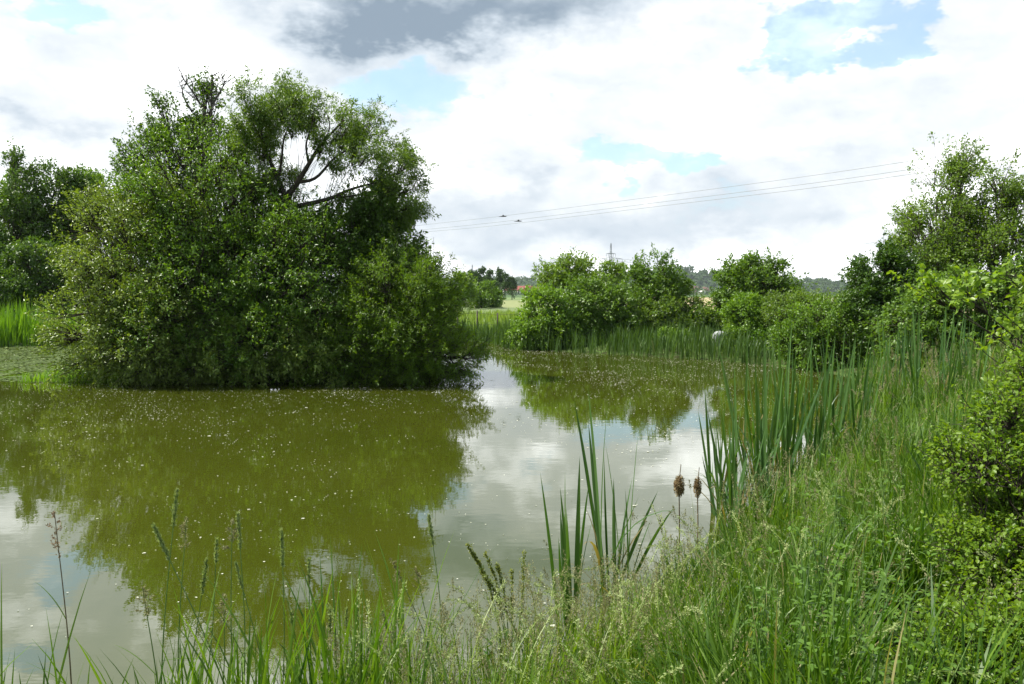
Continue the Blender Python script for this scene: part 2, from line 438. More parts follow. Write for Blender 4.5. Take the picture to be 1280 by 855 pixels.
def ground_z(x, y):
    x = np.asarray(x, float); y = np.asarray(y, float)
    s = pond_sd(x, y)
    top = np.where(y < 20, .85, .55)
    top = .55 + .30 / (1 + np.exp((y - 18) / 3))
    wob = .05 * np.sin(x * 1.7 + 1.3 * np.sin(y * .9)) * np.sin(y * 1.3 + .7) + .03 * np.sin(x * 4.1 + y * 3.3)
    z = np.where(s > 0, top * (1 - np.exp(-np.maximum(s, 0) / 2.4)) + wob * np.clip(s / 1.5, 0, 1), np.maximum(s * .4, -.8))
    q = np.sqrt(((x - ISL[0]) / ISL[2]) ** 2 + ((y - ISL[1]) / ISL[3]) ** 2)
    z = np.where(s < 0, np.maximum(z, .42 * (1 - q ** 2) * np.where(q < 1.6, 1, 9)), z)
    return z


def build_ground():
    def axis(a, b, step, far_lo, far_hi):
        core = np.arange(a, b + 1e-6, step); lo = [a]; hi = [b]; g = step
        while lo[-1] > far_lo: g *= 1.22; lo.append(lo[-1] - g)
        g = step
        while hi[-1] < far_hi: g *= 1.22; hi.append(hi[-1] + g)
        return np.concatenate([np.array(lo[1:])[::-1], core, np.array(hi[1:])])
    xs = axis(-34, 14, .3, -5000, 5000); ys = axis(-3, 45, .3, -400, 6500)
    X, Y = np.meshgrid(xs, ys); Z = ground_z(X, Y)
    nx, ny = len(xs), len(ys); i = np.arange(nx * ny).reshape(ny, nx)
    q = np.stack([i[:-1, :-1], i[:-1, 1:], i[1:, 1:], i[1:, :-1]], -1).reshape(-1, 4)
    o = MB().add(np.stack([X, Y, Z], -1).reshape(-1, 3), None, q).build('ground', ground_mat(), smooth=True); tag(o, kind='structure')
    xs = np.linspace(-60, 13, 40); ys = np.linspace(1, 44, 30); X, Y = np.meshgrid(xs, ys); i = np.arange(1200).reshape(30, 40)
    q = np.stack([i[:-1, :-1], i[:-1, 1:], i[1:, 1:], i[1:, :-1]], -1).reshape(-1, 4)
    o = MB().add(np.stack([X, Y, 0 * X], -1).reshape(-1, 3), None, q).build('water', water_mat()); tag(o, kind='structure')


build_ground()


def build_hills():
    g = np.random.default_rng(5)
    mb = MB()
    # wooded ridge far off; px profile of its crest: (px, py)
    D = 1500.0
    prof = np.array([(-400, 356), (300, 352), (560, 349), (620, 347), (660, 349), (700, 350), (760, 345), (800, 337), (850, 334), (880, 338), (905, 340), (930, 345), (1000, 349), (1060, 352), (1300, 352), (1900, 358)], float)
    xs = (prof[:, 0] - 640) / F * D; hs = (366 - prof[:, 1]) / F * D + 2.4 - 7
    gx = np.linspace(xs[0], xs[-1], 160); gh = np.interp(gx, xs, hs)
    rows = [(-260, -.02), (-170, .12), (-90, .55), (-30, .9), (0, 1.0), (80, .9), (260, .6), (500, 0)]
    V = np.array([[(gx[j], D + dy, .4 + max(gh[j], 2) * k + (2 * math.sin(gx[j] * .02 + dy) if 0.1 < k < .95 else 0)) for j in range(160)] for dy, k in rows])
    i = np.arange(V.shape[0] * 160).reshape(-1, 160)
    q = np.stack([i[:-1, :-1], i[:-1, 1:], i[1:, 1:], i[1:, :-1]], -1).reshape(-1, 4)
    o = MB().add(V.reshape(-1, 3), None, q).build('hills', plain('hill_ground', (.05, .09, .03), (.08, .12, .04), .01, .95), smooth=True); tag(o, kind='structure')
    # the wood on it: many crowns made of leaf clumps
    n = 2600
    px = g.uniform(xs[0] * .75, xs[-1] * .75, n); k = g.uniform(.05, 1, n)
    dy = np.interp(k, [-.02, .12, .55, .9, 1.0], [-260, -170, -90, -30, 0])
    cz = .4 + np.interp(px, xs, hs).clip(2) * k; cy = D + dy
    r = g.uniform(4, 9, n)
    m = 46
    d = rvec(g, n * m); d[:, 2] = np.abs(d[:, 2]) * 1.1 - .15
    C = np.repeat(np.stack([px, cy, cz], 1), m, 0) + d * np.repeat(r, m)[:, None] * g.uniform(.75, 1.05, (n * m, 1)) + np.array([0, 0, 3.])
    leaves(mb, C, rvec(g, n * m), d, 4.2, 4.4, np.repeat(g.random(n), m) * .7 + g.random(n * m) * .3, .1)
    o = mb.build('far_wood', M_FAR); tag(o, 'hazy wood covering the far ridge', 'wood', kind='stuff')


build_hills()

# ------------------------------------------------------------------ trees and shrubs
def kmeans(P, k, g, it=6):
    k = max(1, min(k, len(P))); C = P[g.choice(len(P), k, replace=False)]
    for _ in range(it):
        lab = np.argmin(((P[:, None] - C[None]) ** 2).sum(-1), 1)
        for j in range(k):
            if (lab == j).any(): C[j] = P[lab == j].mean(0)
    return lab, C


def tree(name, label, cat, base, lobes, n_twigs, per, leaf, mat, seed, group=None, bark=BARK, stems=1, twig=.5, up=.25, droop=.15, spread=.13,
         shape=4, limbs=None, core=.45, trunk_r=.12, splay=.3, bare=None, whip=.06, lumps=.22, parts_extra=None, clump=.17):
    """lobes: (px, py, rx_px, ry_px, depth Y, depth radius) of the crown masses as they stand; leaf = (length, width)"""
    g = np.random.default_rng(seed)
    base = np.array(base, float)
    root = thing(name, label, cat, base, group)
    Y_near = lobes[0][4]
    cs = []; ax = []; wt = []
    for (px, py, rx, ry, Y, rd) in lobes:
        c = W(px, py, Y); cs.append(c); ax.append((rx / F * Y, rd, ry / F * Y)); wt.append((rx * ry * Y * Y) ** .75 * 1.0)
    cs = np.array(cs); ax = np.array(ax); wt = np.array(wt); wt /= wt.sum()
    if Y_near > 15 and Y_near < 60: n_twigs = int(n_twigs * 1.75); leaf = (leaf[0] * 1.04, leaf[1] * 1.08)
    # sprays gather in clumps, with darker hollows between them
    nc = max(6, n_twigs // 19)
    cl_l = g.choice(len(cs), nc, p=wt); cl_d = rvec(g, nc); cid = g.integers(nc, size=n_twigs); loose = g.random(n_twigs) < .17
    li = np.where(loose, g.choice(len(cs), n_twigs, p=wt), cl_l[cid])
    d = np.where(loose[:, None], rvec(g, n_twigs), unit(cl_d[cid] + g.normal(size=(n_twigs, 3)) * clump))
    ph = g.uniform(0, 6.28, (4, 3)); fr = g.uniform(1.8, 5.0, (4, 3)) * np.sign(g.normal(size=(4, 3)))
    lump = sum(np.sin((d * fr[i] + ph[i] + li[:, None] * 1.7).sum(1)) for i in range(4)) / 4
    cr = .62 + .38 * g.random(nc) ** .6
    rad = np.where(loose, core + (1 - core) * g.random(n_twigs) ** .55, cr[cid] + g.normal(0, .09, n_twigs)) * (1 + lumps * lump * 1.2)
    stray = g.random(n_twigs) < whip
    rad = np.where(stray, rad * g.uniform(1.0, 1.22, n_twigs), rad)
    P = cs[li] + d * ax[li] * rad[:, None]
    out = unit(d / ax[li])
    keep = P[:, 2] > ground_z(P[:, 0], P[:, 1]).clip(0.02) + .03
    P, out, stray = P[keep], out[keep], stray[keep]; n = len(P)
    # ---- skeleton
    tb = MB()
    zc = P[:, 2].mean(); top = P[:, 2].max()
    lab, C = kmeans(P.copy(), (limbs or 5) * stems, g)
    bases = [base + np.array([g.normal() * .25 * (stems > 1), g.normal() * .2 * (stems > 1), 0]) for _ in range(stems)]
    h = max(.3, (C[:, 2].mean() - base[2]))
    pol = []; rr = []
    forks = [b + (np.array([C[:, 0].mean(), C[:, 1].mean(), 0]) - b) * np.array([.25, .25, 0]) * 1.0 + np.array([g.normal() * splay * .3, g.normal() * splay * .3, h * g.uniform(.3, .5)]) for b in bases]
    for b, f in zip(bases, forks):
        pol.append(bez(b - np.array([0, 0, .15]), (b + f) / 2 + g.normal(size=3) * .08, f, 6)); rr.append(np.linspace(trunk_r, trunk_r * .75, 6))
    twb = np.zeros((n, 3)); tdir = np.zeros((n, 3))
    for j in range(len(C)):
        idx = np.where(lab == j)[0]
        if not len(idx): continue
        f = forks[j % stems]; e = f + (C[j] - f) * .62
        mid = (f + e) / 2 + np.array([0, 0, -.06 * np.linalg.norm(e - f)]) + g.normal(size=3) * .07 * np.linalg.norm(e - f)
        r0 = trunk_r * .62 * (len(idx) / n * len(C)) ** .3
        pol.append(bez(f, mid, e, 6)); rr.append(np.linspace(r0, r0 * .5, 6))
        l2, C2 = kmeans(P[idx].copy(), max(2, int(len(idx) ** .5 * .75)), g, 4)
        for q in range(len(C2)):
            id2 = idx[l2 == q]
            if not len(id2): continue
            t0 = g.uniform(.55, 1.0); st = bez(f, mid, e, 11)[int(t0 * 10)]
            e2 = st + (C2[q] - st) * .8
            pol.append(bez(st, (st + e2) / 2 + g.normal(size=3) * .08 * np.linalg.norm(e2 - st), e2, 6)); rr.append(np.linspace(r0 * .42, r0 * .16, 6))
            twb[id2] = e2
    tubes(tb, np.array(pol), np.array(rr), 6, g.random())
    # twigs from the branch ends to each leaf spray
    tw_end = P + unit(out * .8 + np.array([0, 0, up]) + g.normal(size=(n, 3)) * .45) * (twig * g.uniform(.5, 1.1, n) * np.where(stray, 1.35, 1))[:, None]
    rt = trunk_r * .05 + .003
    tubes(tb, bez(twb, P + g.normal(size=(n, 3)) * .05, tw_end, 5), np.tile(np.linspace(rt * 1.3, rt * .35, 5), (n, 1)), 3, .5)
    tr = tb.build('trunk', bark, root, True, base)
    # ---- foliage: leaves along each spray
    lb = MB()
    per_i = np.maximum(1, g.poisson(per, n)); ti = np.repeat(np.arange(n), per_i); N = len(ti)
    t = g.random(N) ** .8
    start = P + (twb - P) * .12
    axis = tw_end[ti] - start[ti]
    B = start[ti] + axis * t[:, None] + g.normal(size=(N, 3)) * spread * (1.15 - t)[:, None]
    D = unit(unit(axis) * .7 + g.normal(size=(N, 3)) * .6 + np.array([0, 0, -droop]))
    Nn = unit(out[ti] * .5 + np.array([0, 0, .8]) + g.normal(size=(N, 3)) * .55)
    tone = np.clip(np.repeat(g.normal(.5, .18, n), per_i) + g.normal(size=N) * .11, 0, 1)
    s = g.uniform(.65, 1.2, N)
    leaves(lb, B, D, Nn, leaf[0] * s, leaf[1] * s, tone, .22, shape, .12)
    lb.build('crown', mat, root, False, base)
    if bare:
        bb = MB()
        for pts, r in bare:
            p = path([W(*q) for q in pts], 10); tubes(bb, p[None], np.linspace(r, r * .25, 10)[None], 5)
            for _ in range(11):
                s0 = p[g.integers(3, 9)]; e = s0 + unit(p[-1] - p[0] + g.normal(size=3) * 1.2) * g.uniform(.25, .6)
                tubes(bb, bez(s0, (s0 + e) / 2 + g.normal(size=3) * .04, e, 5)[None], np.linspace(r * .4, .004, 5)[None], 4)
                e2 = s0 + (e - s0) * .6 + g.normal(size=3) * .14
                tubes(bb, bez(s0 + (e - s0) * .5, (s0 + e) / 2, e2, 4)[None], np.linspace(r * .25, .003, 4)[None], 3)
        bb.build('bare_twig', DEADWOOD, root, True, base)
    if parts_extra:
        mb = MB()
        for pts, r0, r1 in parts_extra:
            p = path([W(*q) for q in pts], 14); tubes(mb, p[None], np.linspace(r0, r1, 14)[None], 7)
        mb.build('limb', bark, root, True, base)
    return root


def gz(x, y): return float(ground_z(np.array([x]), np.array([y]))[0])


def at(px, Y):
    x = (px - 640) / F * Y
    return (x, Y, max(gz(x, Y), -.05))


# ---- the island thicket
tree('sallow_bush', 'pale grey green willow bush at the left end of the island', 'bush', at(215, 23.2),
     [(178, 335, 74, 95, 22.0, 1.8), (122, 300, 38, 55, 22.5, 1.2), (128, 415, 62, 58, 21.5, 1.4), (190, 420, 72, 60, 21.2, 1.4), (210, 265, 42, 50, 22.6, 1.2), (172, 455, 72, 22, 21.3, .9), (230, 455, 60, 22, 21.3, .8)],
     1900, 22, (.085, .036), M_SALLOW, 11, stems=4, twig=.55, up=.15, spread=.11)
tree('dead_topped_tree', 'dark leafy island tree with bare dead twigs at its top', 'tree', at(255, 24.6),
     [(232, 180, 36, 50, 24.6, 1.2), (205, 215, 42, 55, 24.6, 1.3), (265, 145, 32, 34, 24.6, .9), (180, 180, 22, 22, 24.6, .7), (275, 210, 50, 70, 24.6, 1.4), (190, 260, 40, 50, 24.4, 1.3)],
     520, 22, (.10, .055), M_DARK, 12, stems=1, twig=.55, up=.35, spread=.14, trunk_r=.14, whip=.2,
     bare=[([(262, 200, 24.6), (264, 140, 24.6), (265, 82, 24.6)], .055), ([(262, 150, 24.6), (243, 118, 24.5), (226, 94, 24.4)], .045), ([(266, 130, 24.6), (280, 105, 24.7), (276, 92, 24.7)], .035), ([(240, 140, 24.6), (228, 118, 24.6), (232, 104, 24.6)], .03)])
tree('spreading_willow', 'big broad willow forming the middle of the island thicket', 'willow', at(300, 23.6),
     [(255, 245, 80, 68, 22.6, 1.9), (290, 320, 110, 80, 22.4, 2.0), (370, 360, 105, 80, 22.2, 2.0), (250, 390, 90, 70, 21.6, 1.6), (330, 420, 95, 50, 21.8, 1.6), (420, 420, 85, 55, 22.2, 1.6), (390, 325, 62, 46, 22.8, 1.4), (330, 300, 50, 40, 23.0, 1.3)],
     2900, 23, (.09, .042), M_CENTRE, 13, stems=5, twig=.6, up=.2, spread=.12, trunk_r=.15)
tree('crown_willow', 'tall willow with dark forked limbs and airy domed crown on the island', 'willow', at(330, 23.2),
     [(335, 132, 36, 32, 22.8, 1.1), (372, 128, 30, 26, 22.8, 1.1), (405, 150, 36, 28, 22.8, 1.1), (442, 165, 38, 34, 22.8, 1.1), (470, 195, 34, 32, 22.8, 1.0), (498, 215, 30, 26, 22.8, .9), (508, 245, 22, 22, 22.8, .8), (318, 165, 24, 30, 22.8, 1.0), (308, 200, 24, 30, 22.9, .9), (500, 275, 18, 18, 22.8, .7), (425, 185, 24, 16, 22.8, .7), (362, 236, 20, 12, 23.2, .5), (455, 235, 30, 12, 22.9, .5)],
     840, 30, (.10, .030), M_WILLOW, 14, stems=1, twig=.45, up=.0, droop=.45, spread=.14, trunk_r=.03, limbs=6, lumps=.3,
     parts_extra=[([(322, 400, 23.2), (338, 310, 23.1), (352, 265, 23.0), (359, 243, 22.9)], .17, .115), ([(358, 248, 22.9), (348, 225, 22.9), (335, 195, 22.8), (318, 160, 22.8)], .085, .03),
                  ([(359, 246, 22.9), (372, 228, 22.8), (386, 205, 22.7), (402, 180, 22.8), (430, 150, 22.8)], .095, .025), ([(372, 228, 22.8), (395, 222, 22.7), (420, 196, 22.7), (450, 180, 22.7)], .055, .018),
                  ([(350, 262, 23.0), (385, 255, 22.8), (415, 247, 22.7), (440, 236, 22.7), (480, 226, 22.7)], .09, .02), ([(348, 225, 22.9), (352, 200, 22.9), (356, 170, 22.9), (372, 140, 22.9)], .045, .015),
                  ([(386, 205, 22.7), (383, 180, 22.7), (392, 150, 22.7)], .04, .012), ([(340, 205, 22.8), (326, 190, 22.8), (305, 182, 22.8)], .035, .012), ([(345, 290, 23.1), (380, 270, 23.0), (405, 262, 23.0)], .06, .02), ([(402, 180, 22.8), (412, 160, 22.8), (408, 140, 22.8)], .025, .01), ([(415, 247, 22.7), (440, 245, 22.6), (470, 240, 22.6), (500, 245, 22.6)], .035, .01)])
tree('ivy_dark_tree', 'dark green broad leaved tree on the right of the island thicket', 'tree', at(485, 24.0),
     [(478, 265, 32, 40, 23.6, 1.2), (488, 305, 30, 42, 23.4, 1.2), (465, 330, 55, 60, 23.2, 1.5), (440, 290, 40, 40, 23.6, 1.2)],
     800, 22, (.10, .055), M_DARK, 15, stems=2, twig=.5, up=.2, spread=.13, whip=.1)
tree('feathery_willow', 'fine leaved olive green willow arching over the water at the right island tip', 'willow', at(525, 22.4),
     [(520, 405, 54, 60, 21.6, 1.4), (500, 390, 65, 65, 21.6, 1.5), (566, 447, 28, 26, 21.3, 1.0), (538, 370, 26, 36, 21.8, .9), (470, 425, 60, 45, 21.4, 1.3), (545, 345, 14, 20, 21.9, .5), (530, 455, 66, 24, 21.2, .9), (440, 458, 70, 22, 21.4, .8)],
     1900, 26, (.10, .024), M_OLIVE, 16, stems=5, twig=.6, up=.3, droop=.25, spread=.10, whip=.12)
tree('overhanging_shrub', 'glinting low shrub dipping its leaves into the water below the big willow', 'shrub', at(350, 21.6),
     [(345, 432, 55, 32, 20.9, .8), (300, 447, 40, 22, 20.9, .7), (400, 447, 50, 24, 21.0, .7), (255, 445, 40, 24, 21.2, .8)],
     520, 20, (.095, .045), M_SALLOW, 17, stems=4, twig=.5, up=.1, droop=.3, spread=.11, trunk_r=.05)

# ---- trees behind the left shore
for i, (px, Y, lob, mat, lab) in enumerate([
        (22, 44, [(20, 232, 18, 36, 44, 1.5), (24, 290, 34, 44, 44, 2.0), (28, 345, 40, 40, 44, 2.2)], M_DARK, 'tallest pointed dark tree behind the left reeds'),
        (-25, 46, [(-18, 262, 40, 46, 46, 2.4), (-15, 330, 60, 60, 46, 2.6), (-5, 380, 40, 25, 46, 2)], M_MID, 'dark green tree cut by the left edge of the photo'),
        (68, 46, [(66, 252, 26, 40, 46, 1.9), (68, 320, 45, 60, 46, 2.2)], M_DARK, 'dark tree behind the left reeds beside the tallest one'),
        (108, 48, [(106, 250, 26, 36, 48, 1.9), (112, 320, 42, 60, 48, 2.2)], M_MID, 'dark tree half hidden behind the pale island bush'),
        (48, 41, [(45, 345, 40, 38, 41, 1.8), (80, 360, 34, 30, 41, 1.4), (10, 365, 34, 28, 41, 1.4)], M_DARK, 'lower bushy tree standing in front of the dark left trees')]):
    tree('shore_tree', lab, 'tree', at(px, Y), lob, 620, 20, (.17, .10), mat, 30 + i, 'trees behind the left shore', stems=1, twig=.7, up=.35, spread=.2, trunk_r=.15, whip=.1)

# ---- far shore shrubs (centre)
FS = 'shrubs on the far shore'
tree('round_shrub', 'light green rounded shrub at the water, leftmost on the far shore', 'shrub', at(690, 35.2),
     [(688, 397, 36, 38, 34.6, 1.4), (662, 424, 22, 20, 34.2, .8), (700, 420, 40, 24, 34.2, .9)], 700, 20, (.13, .075), M_LIGHT, 41, FS, stems=4, twig=.5, spread=.15, up=.2)
tree('round_shrub', 'large mid green shrub just right of the light far shore shrub', 'shrub', at(745, 35.6),
     [(742, 390, 48, 40, 35.2, 1.6), (770, 400, 40, 38, 35.2, 1.4), (735, 415, 45, 28, 34.8, 1.0)], 800, 20, (.13, .075), M_MID, 42, FS, stems=4, twig=.5, spread=.15)
tree('slender_tree', 'slim open topped tree rising between the far shore shrubs', 'tree', at(820, 36.5),
     [(818, 340, 22, 26, 36.5, .9), (826, 365, 30, 28, 36.5, 1.1), (808, 385, 36, 34, 36.5, 1.3)], 420, 19, (.13, .075), M_MID, 43, FS, stems=2, twig=.5, up=.5, spread=.15, whip=.2)
tree('birch_group', 'pale airy tree showing above the shrubs left of the pylon', 'tree', at(712, 40),
     [(712, 340, 18, 18, 40, 1.0), (695, 356, 24, 18, 40, 1.2), (740, 345, 28, 12, 40, 1.1), (765, 346, 20, 10, 40, 1.0), (745, 360, 45, 18, 40, 1.2)], 380, 17, (.15, .07), M_ASPEN, 44, FS, stems=3, twig=.6, up=.6, spread=.16, whip=.25)
tree('low_shrub', 'soft low shrub sloping down at the right end of the far thicket', 'shrub', at(852, 35.5),
     [(848, 400, 40, 24, 35.2, 1.2), (820, 408, 40, 26, 35, 1.2), (868, 410, 26, 14, 35, .8)], 480, 19, (.13, .06), M_WILLOW, 45, FS, stems=4, twig=.45, spread=.14, trunk_r=.05)
tree('bramble', 'dark low bramble mound left of the white boulder', 'bramble', at(882, 35.2),
     [(882, 404, 22, 12, 35, .7)], 170, 18, (.11, .07), M_HORN, 46, stems=3, twig=.3, spread=.12, trunk_r=.03, limbs=2)

for i, (px, py, rx, ry, Y, lab) in enumerate([(915, 436, 16, 10, 31.2, 'leafy herb clump in the reeds just right of the white boulder'), (960, 438, 20, 10, 30.0, 'leafy herb clump in the reeds below the spiky dark shrub'), (840, 436, 18, 8, 32.6, 'leafy herb clump in the reeds below the soft low shrub'), (985, 430, 18, 14, 29.6, 'taller leafy herb clump near the dull green sallow')]):
    tree('herb_clump', lab, 'herb', at(px, Y), [(px, py - 13, rx, ry, Y, .5), (px + 8, py - 10, rx, ry * .7, Y - .3, .5)], 120, 14, (.09, .05), [M_LIGHT, M_NETTLE][i % 2], 90 + i, 'herb clumps in the far shore reeds', stems=4, twig=.3, up=.7, spread=.1, trunk_r=.012, limbs=1, bark=M_STEM)

# ---- right shore trees
RS = 'trees and shrubs on the right shore'
tree('elder_shrub', 'dark topped spiky shrub behind the reeds right of the boulder', 'shrub', at(945, 33.5),
     [(940, 362, 38, 28, 33.4, 1.3), (965, 375, 36, 30, 33.4, 1.3), (925, 385, 26, 26, 33.2, 1.0), (945, 345, 26, 16, 33.4, .8)], 620, 20, (.13, .07), M_MID, 51, RS, stems=3, twig=.55, up=.5, spread=.15, whip=.25)
tree('low_shrub', 'bright green low shrub in front of the spiky dark one', 'shrub', at(940, 31.5),
     [(935, 393, 28, 18, 31.3, .9)], 220, 20, (.11, .06), M_LIGHT, 52, RS, stems=3, twig=.4, spread=.13, trunk_r=.04)
tree('feathery_shrub', 'feathery mid green shrub between the spiky shrub and the dark hornbeam', 'shrub', at(1005, 30),
     [(1000, 396, 36, 28, 29.8, 1.3), (1030, 404, 34, 28, 29.4, 1.2)], 560, 21, (.12, .04), M_WILLOW, 53, RS, stems=4, twig=.5, up=.3, spread=.13)
tree('grey_sallow', 'broad dull green sallow overhanging the right shore water', 'shrub', at(1050, 25.5),
     [(1040, 420, 46, 40, 25.2, 1.3), (1075, 425, 50, 44, 25.0, 1.3), (1010, 430, 30, 24, 25.4, .9)], 800, 20, (.10, .045), M_CENTRE, 54, RS, stems=5, twig=.5, spread=.12)
tree('hornbeam', 'very dark dense tree with a jagged top on the right shore', 'tree', at(1102, 25),
     [(1096, 345, 26, 30, 24.6, .9), (1094, 380, 30, 36, 24.4, 1.0), (1110, 410, 44, 42, 24.2, 1.3), (1125, 380, 30, 40, 24.6, 1.1)], 900, 20, (.10, .06), M_HORN, 55, RS, stems=1, twig=.42, up=.5, spread=.11, whip=.12)
tree('tall_aspen', 'tallest airy tree with a thin rounded top on the right', 'tree', at(1190, 26),
     [(1188, 192, 28, 24, 25.6, .9), (1178, 222, 26, 24, 25.6, .9), (1205, 232, 22, 28, 25.6, .8), (1165, 280, 36, 36, 25.6, 1.1), (1195, 285, 36, 40, 25.6, 1.1), (1150, 320, 30, 36, 25.4, 1.0), (1135, 285, 16, 20, 25.4, .6), (1185, 345, 56, 44, 25.2, 1.5), (1210, 310, 36, 40, 25.4, 1.2)],
     820, 19, (.09, .050), M_ASPEN, 56, RS, BARK_PALE, stems=2, twig=.5, up=.45, droop=.25, spread=.14, whip=.28, lumps=.5)
tree('young_aspen', 'thinner airy tree beside the tallest one at the right edge', 'tree', at(1250, 25),
     [(1244, 222, 18, 20, 24.8, .7), (1248, 262, 26, 28, 24.8, .8), (1262, 295, 30, 32, 24.8, 1.0), (1240, 320, 40, 36, 24.6, 1.1), (1285, 330, 36, 50, 24.6, 1.0), (1278, 250, 12, 22, 24.8, .4)],
     460, 18, (.09, .050), M_ASPEN, 57, RS, BARK_PALE, stems=1, twig=.5, up=.5, spread=.14, whip=.3, lumps=.5)
tree('hazel_thicket', 'dense leafy thicket under the airy trees above the right bank', 'thicket', at(1190, 19.5),
     [(1150, 415, 46, 40, 19.3, 1.0), (1200, 395, 60, 46, 19.6, 1.3), (1255, 400, 60, 60, 19.2, 1.3), (1180, 445, 60, 32, 18.6, 1.0), (1290, 430, 50, 50, 18.5, 1.2)], 1300, 19, (.085, .058), M_MID, 58, RS, stems=5, twig=.42, spread=.11)

# ---- near plants on the right
tree('hazel_bush', 'yellow green hazel bush reaching its near branches in from the right edge', 'bush', (5.9, 7.6, gz(5.9, 7.6)),
     [(1200, 372, 44, 9, 7.2, .28), (1240, 350, 40, 12, 7.2, .3), (1285, 330, 36, 16, 7.3, .35), (1255, 395, 46, 10, 7.3, .35), (1300, 380, 40, 26, 7.5, .45), (1246, 450, 42, 7, 6.9, .22), (1300, 435, 36, 16, 7.2, .35), (1380, 400, 60, 90, 7.6, .8), (1380, 540, 50, 90, 7.6, .8)],
     400, 9, (.062, .044), M_HAZEL, 61, stems=4, twig=.24, up=.12, spread=.04, shape=6, trunk_r=.03, lumps=.15)
tree('hawthorn_bush', 'bright small leaved hawthorn bush at the lower right edge', 'bush', (2.55, 3.9, gz(2.55, 3.9)),
     [(1268, 515, 52, 20, 4.4, .25), (1255, 580, 66, 24, 4.2, .28), (1295, 640, 66, 50, 4.3, .35), (1255, 690, 56, 26, 4.0, .26), (1275, 750, 66, 40, 3.8, .3), (1235, 800, 62, 26, 3.5, .25), (1215, 850, 80, 34, 3.05, .25), (1250, 820, 80, 40, 3.2, .25), (1290, 845, 66, 60, 3.3, .3), (1250, 900, 90, 40, 2.9, .25), (1340, 600, 60, 110, 4.4, .4), (1330, 470, 44, 40, 4.5, .3)],
     4200, 14, (.025, .019), M_HAWTHORN, 62, stems=7, twig=.15, up=.2, spread=.028, shape=6, trunk_r=.008, lumps=.2, clump=.7)

# ---- field trees in the distance
FT = 'trees on the meadow beyond the pond'
for i, (px, Y, lob, lab, mt) in enumerate([
        (602, 95, [(602, 368, 16, 15, 95, 1.7), (592, 375, 10, 9, 95, 1.2)], 'dense round tree on the meadow behind the fence posts', M_MID),
        (576, 90, [(576, 362, 15, 16, 90, 1.7), (568, 372, 12, 12, 90, 1.4)], 'pale loose tree on the meadow at the edge of the island thicket', M_ASPEN),
        (610, 100, [(614, 374, 9, 10, 100, 1.2)], 'small tree touching the right of the dense round meadow tree', M_MID)]):
    tree('meadow_tree', lab, 'tree', at(px, Y), lob, 260, 16, (.30, .19), mt, 70 + i, FT, stems=1, twig=.7, up=.4, spread=.3, trunk_r=.12)
proto = None
g = np.random.default_rng(77)
rowp = [(588, 205, 1.0), (596, 200, .95), (605, 208, 1.1), (613, 200, 1.0), (622, 210, 1.08), (630, 205, .9), (640, 212, .8), (581, 198, .9)]
for i, (px, Y, s) in enumerate(rowp):
    x, y, z = at(px, Y)
    if proto is None:
        proto = tree('row_tree', 'narrow tree in the thin row along the far meadow edge', 'tree', (x, y, z), [(px, 352, 5.5, 8, Y, 1.2), (px, 362, 6.5, 8, Y, 1.3)], 130, 14, (.5, .32), M_FAR, 78, 'row of narrow trees along the far meadow edge', trunk_r=.15, twig=1.0, up=.6, spread=.4, whip=.2)
    else:
        o = proto.copy(); link(o); o.location = (x, y, z); o.rotation_euler = (0, 0, i * 1.1); o.scale = (s, s, s)
        for c in proto.children:
            k = c.copy(); link(k, o)
# hedge in front of the village, one mass of undergrowth
mb = MB(); n = 5200
hx = g.uniform(-140, 420, n); hy = g.uniform(560, 600, n); hz = .5 + g.random(n) ** .7 * (2.6 + 1.6 * np.sin(hx * .11) + 1.2 * np.sin(hx * .041 + 2)).clip(.8)
leaves(mb, np.stack([hx, hy, hz], 1), rvec(g, n), rvec(g, n), 1.5, 1.3, g.random(n))
tag(mb.build('far_hedge', M_FAR), 'low far hedge in front of the red roofed houses', 'hedge', kind='stuff')

# ------------------------------------------------------------------ reed beds, meadow grass, duckweed (masses)
def scatter(n, g, xr, yr, test):
    x = g.uniform(*xr, n); y = g.uniform(*yr, n); k = test(x, y); return x[k], y[k]


def reeds(name, label, cat, n, xr, yr, test, H, Wd, mat, seed, heads=0, lean=.12, curl=.25):
    g = np.random.default_rng(seed); x, y = scatter(n, g, xr, yr, test); m = len(x)
    cell = (np.floor(x / .33).astype(int) * 7349 + np.floor(y / .45).astype(int) * 9151) % 997 / 997.0
    k = g.random(m) < .25 + .75 * cell ** 1.3; x, y, cell = x[k], y[k], cell[k]; m = len(x)
    z = ground_z(x, y).clip(-.1)
    mb = MB(); wob = .5 + .5 * np.sin(x * 1.6 + seed + 1.5 * np.sin(y * 1.1)) * np.sin(y * 1.3 + x * .6 + seed)
    blades(mb, np.stack([x, y, z], 1), g.uniform(0, 6.28, m), g.uniform(.45, 1.1, m) * H * (.45 + .5 * wob + .5 * ((cell * 17.3) % 1)), np.abs(g.normal(0, lean, m)), np.abs(g.normal(0, curl, m)), Wd * g.uniform(.6, 1.3, m), np.clip(.05 + .4 * wob + .35 * ((cell * 31.7) % 1) + g.normal(0, .15, m), 0, 1) * .9 + .1 * (g.random(m) < .16), 3)
    return tag(mb.build(name, mat), label, cat, kind='stuff')


